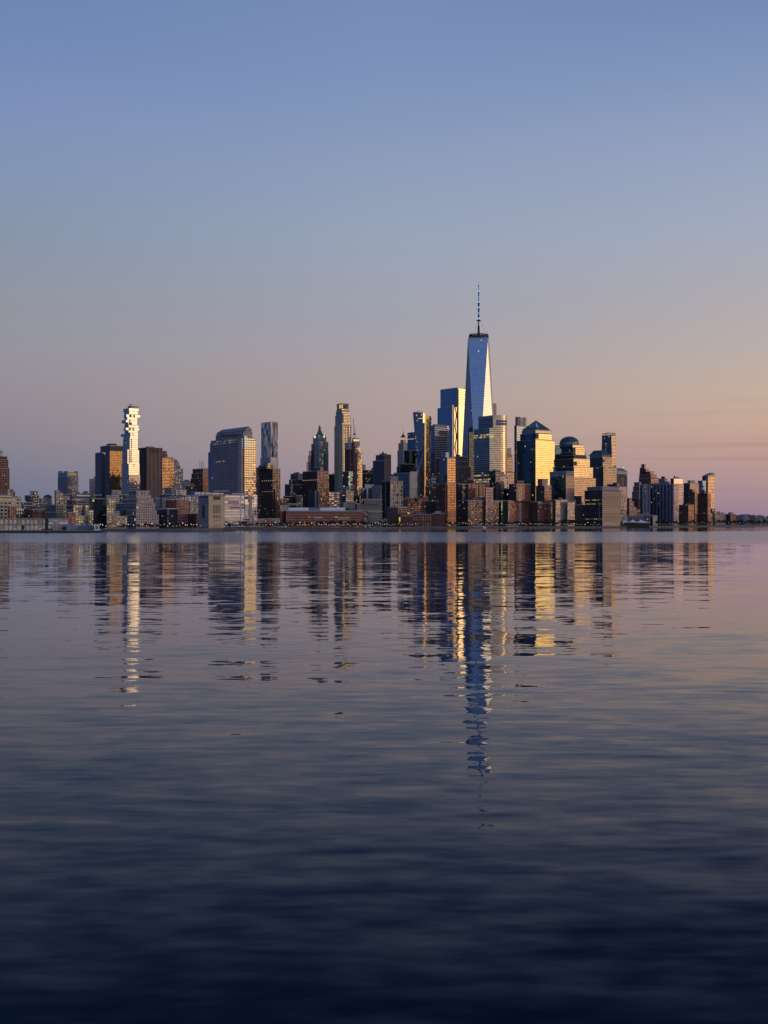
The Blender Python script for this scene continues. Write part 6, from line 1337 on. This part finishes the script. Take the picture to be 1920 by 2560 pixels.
for p in protos:
    if p.name not in first:
        for c_ in list(p.children): bpy.data.objects.remove(c_)
        bpy.data.objects.remove(p)

def lamp_proto(warm):
    root = empty('street_lamp', (0, -500, 0)); tag(root, 'lamp', 'street lamp', 'lamps along the waterfront')
    m = MB(); m.cyl(0, 0, 0, 4.6, .10, .07, 6, M_DARK); m.build('post', root)
    m = MB(); m.lathe(0, 0, [(4.5, .12), (4.7, .35), (5.1, .5), (5.4, .35), (5.6, .05)], 8, M_LAMP if warm else M_LAMPW); m.build('globe', root)
    return root
lw, lc = lamp_proto(True), lamp_proto(False)
lz = [(225, 480, 34, 5, 40, 'glowing lamp in the park before the pale stepped apartments'), (480, 600, 15, 5, 30, 'glowing lamp around the foot of the tan ventilation tower'), (600, 720, 14, 5, 40, 'glowing lamp below the brown balcony towers'),
      (720, 930, 38, 4, 22, 'glowing lamp on the quay before the long brick school'), (930, 1120, 34, 4, 25, 'glowing lamp below the low brick halls'), (1120, 1330, 46, 4, 30, 'glowing lamp below the amber windowed apartments'), (1330, 1560, 40, 5, 12, 'white lamp on the esplanade under the red brick and tan blocks'),
      (1640, 1790, 24, 5, 8, 'evenly spaced lamp on the seawall under the ribbed slab and right end towers'), (1790, 1918, 14, 5, 8, 'lamp on the seawall by the tiered museum')]
used_l = set()
for (x0, x1, n, d0, d1, lab) in lz:
    for i in range(n):
        xs_ = x0 + (x1 - x0) * (i + (rnd.uniform(.1, .9) if d1 > 9 else .5)) / n
        Yt = shore_y(xs_) + rnd.uniform(d0, d1)
        if 480 < xs_ < 588: Yt = rnd.uniform(1622, 1680)
        w = rnd.random() < (.65 if x0 < 1300 else .35 if x0 < 1600 else .85); pr_ = lw if w else lc
        if pr_.name not in used_l: o = pr_; used_l.add(pr_.name)
        else: o = copy_tree(pr_)
        o['label'] = ('amber ' if w else 'cool ') + lab.replace('white lamp', 'lamp')
        s_ = rnd.uniform(.7, 1.25); o.location = ((xs_ - 960) / FPX * Yt, Yt, GROUND); o.scale = (s_, s_, s_ * rnd.uniform(.75, 1.3))
# boats
def boat(kind, lab, crop, x0, x1, yw, ytop, mat, lit=False):
    Y = CAMH * FPX / (sy_(crop, yw) - HOR); xa, xb_ = kx(crop, x0) * Y, kx(crop, x1) * Y; L = xb_ - xa; w = min(9, L * .3); cx_ = (xa + xb_) / 2
    root = empty(kind, (cx_, Y, 0)); tag(root, lab, 'boat', 'boats moored by the quay'); loc = (cx_, Y, 0)
    hull = [(xa, Y), (xa + L * .1, Y - w / 2), (xb_ - L * .2, Y - w / 2), (xb_, Y), (xb_ - L * .2, Y + w / 2), (xa + L * .1, Y + w / 2)]
    m = MB(); hh = min(3, L * .1); m.prism(scaled(hull, .92), -.3, hh, mat, M_WHITE, top=hull); m.build('hull', root, loc)
    m = MB(); zt_ = hz(crop, ytop, Y)
    m.prism(scaled(hull, .6), hh, hh + max(1.2, (zt_ - hh) * .5), M_WHITE, M_WHITE); m.build('cabin', root, loc)
    m = MB(); m.prism(scaled(hull, .61), hh + .5, hh + 1.1, M_YEL if lit else M_DARK, None, cap=False); m.build('cabin_windows', root, loc)
    m = MB(); m.bar((cx_, Y, hh), (cx_, Y, zt_ + 3), .18, M_STEEL); m.build('mast', root, loc)
boat('ferry', 'long low blue grey boat moored left of the lit white ferry', 'D', 20, 296, 2104, 2048, plain('hull_blue', (.12, .15, .20)))
boat('ferry', 'white ferry with yellow lit windows by the brick school', 'D', 310, 490, 2100, 2040, M_WHITE, True)
boat('motor_boat', 'small white boat at the quay under the school canopy', 'D', 590, 800, 2106, 2070, M_WHITE)
boat('motor_boat', 'flat grey boat in the middle of the quay before the school', 'D', 850, 1100, 2105, 2072, plain('hull_grey', (.3, .32, .36)))
for i, (x, lab) in enumerate(((1210, 'leftmost sailboat of the marina right of the brick school'), (1275, 'sailboat second from the left in the marina'), (1340, 'sailboat in the middle of the marina'), (1410, 'sailboat right of the marina middle'), (1480, 'sailboat near the right end of the marina'), (1550, 'rightmost sailboat of the marina by the banded hall'))):
    boat('sailboat', lab, 'D', x, x + 55, 2100 + (i % 2) * 2, 2035 + 8 * (i % 3), M_BLUEP if i % 2 else M_WHITE)
boat('barge', 'long pale moored barge below the amber windowed apartments', 'G', 760, 1010, 1914, 1872, M_WHITE)
boat('barge', 'dark moored barge before the red brick apartment house', 'H', 90, 420, 1912, 1876, M_SLATE)
# gulls
for crop, x, y, Y, lab in (('A', 175, 545, 420, 'bird gliding in the sky above the far left blocks'), ('I', 1186, 815, 500, 'bird low in the sky left of the dark red stepped cluster'), ('J', 910, 343, 480, 'bird high over the tan striped towers at right')):
    cx_, cz_ = kx(crop, x) * Y, hz(crop, y, Y); root = empty('gull', (cx_, Y, cz_)); tag(root, lab, 'bird', None)
    m = MB(); m.lathe(0, 0, [(-.25, .02), (-.12, .08), (.05, .09), (.25, .02)], 8, M_SLATE)
    mb_ = MB()
    for f_ in m.f: mb_.face([(m.v[i][2], m.v[i][1], m.v[i][0]) for i in f_], M_SLATE, smooth=True)
    for s_ in (-1, 1):
        a, b_, c_ = (s_ * .02, 0, .02), (s_ * .04, s_ * .42, .20), (s_ * .02, s_ * .85, .08)
        mb_.bar((.05, 0, .03), (.06, s_ * .42, .2), .05, M_SLATE, 4, .04); mb_.bar((.06, s_ * .42, .2), (-.04, s_ * .85, .08), .04, M_SLATE, 4, .01)
    o = mb_.build('body', root); root.rotation_euler = (0, 0, radians(80)); root.scale = (.55, .55, .55)
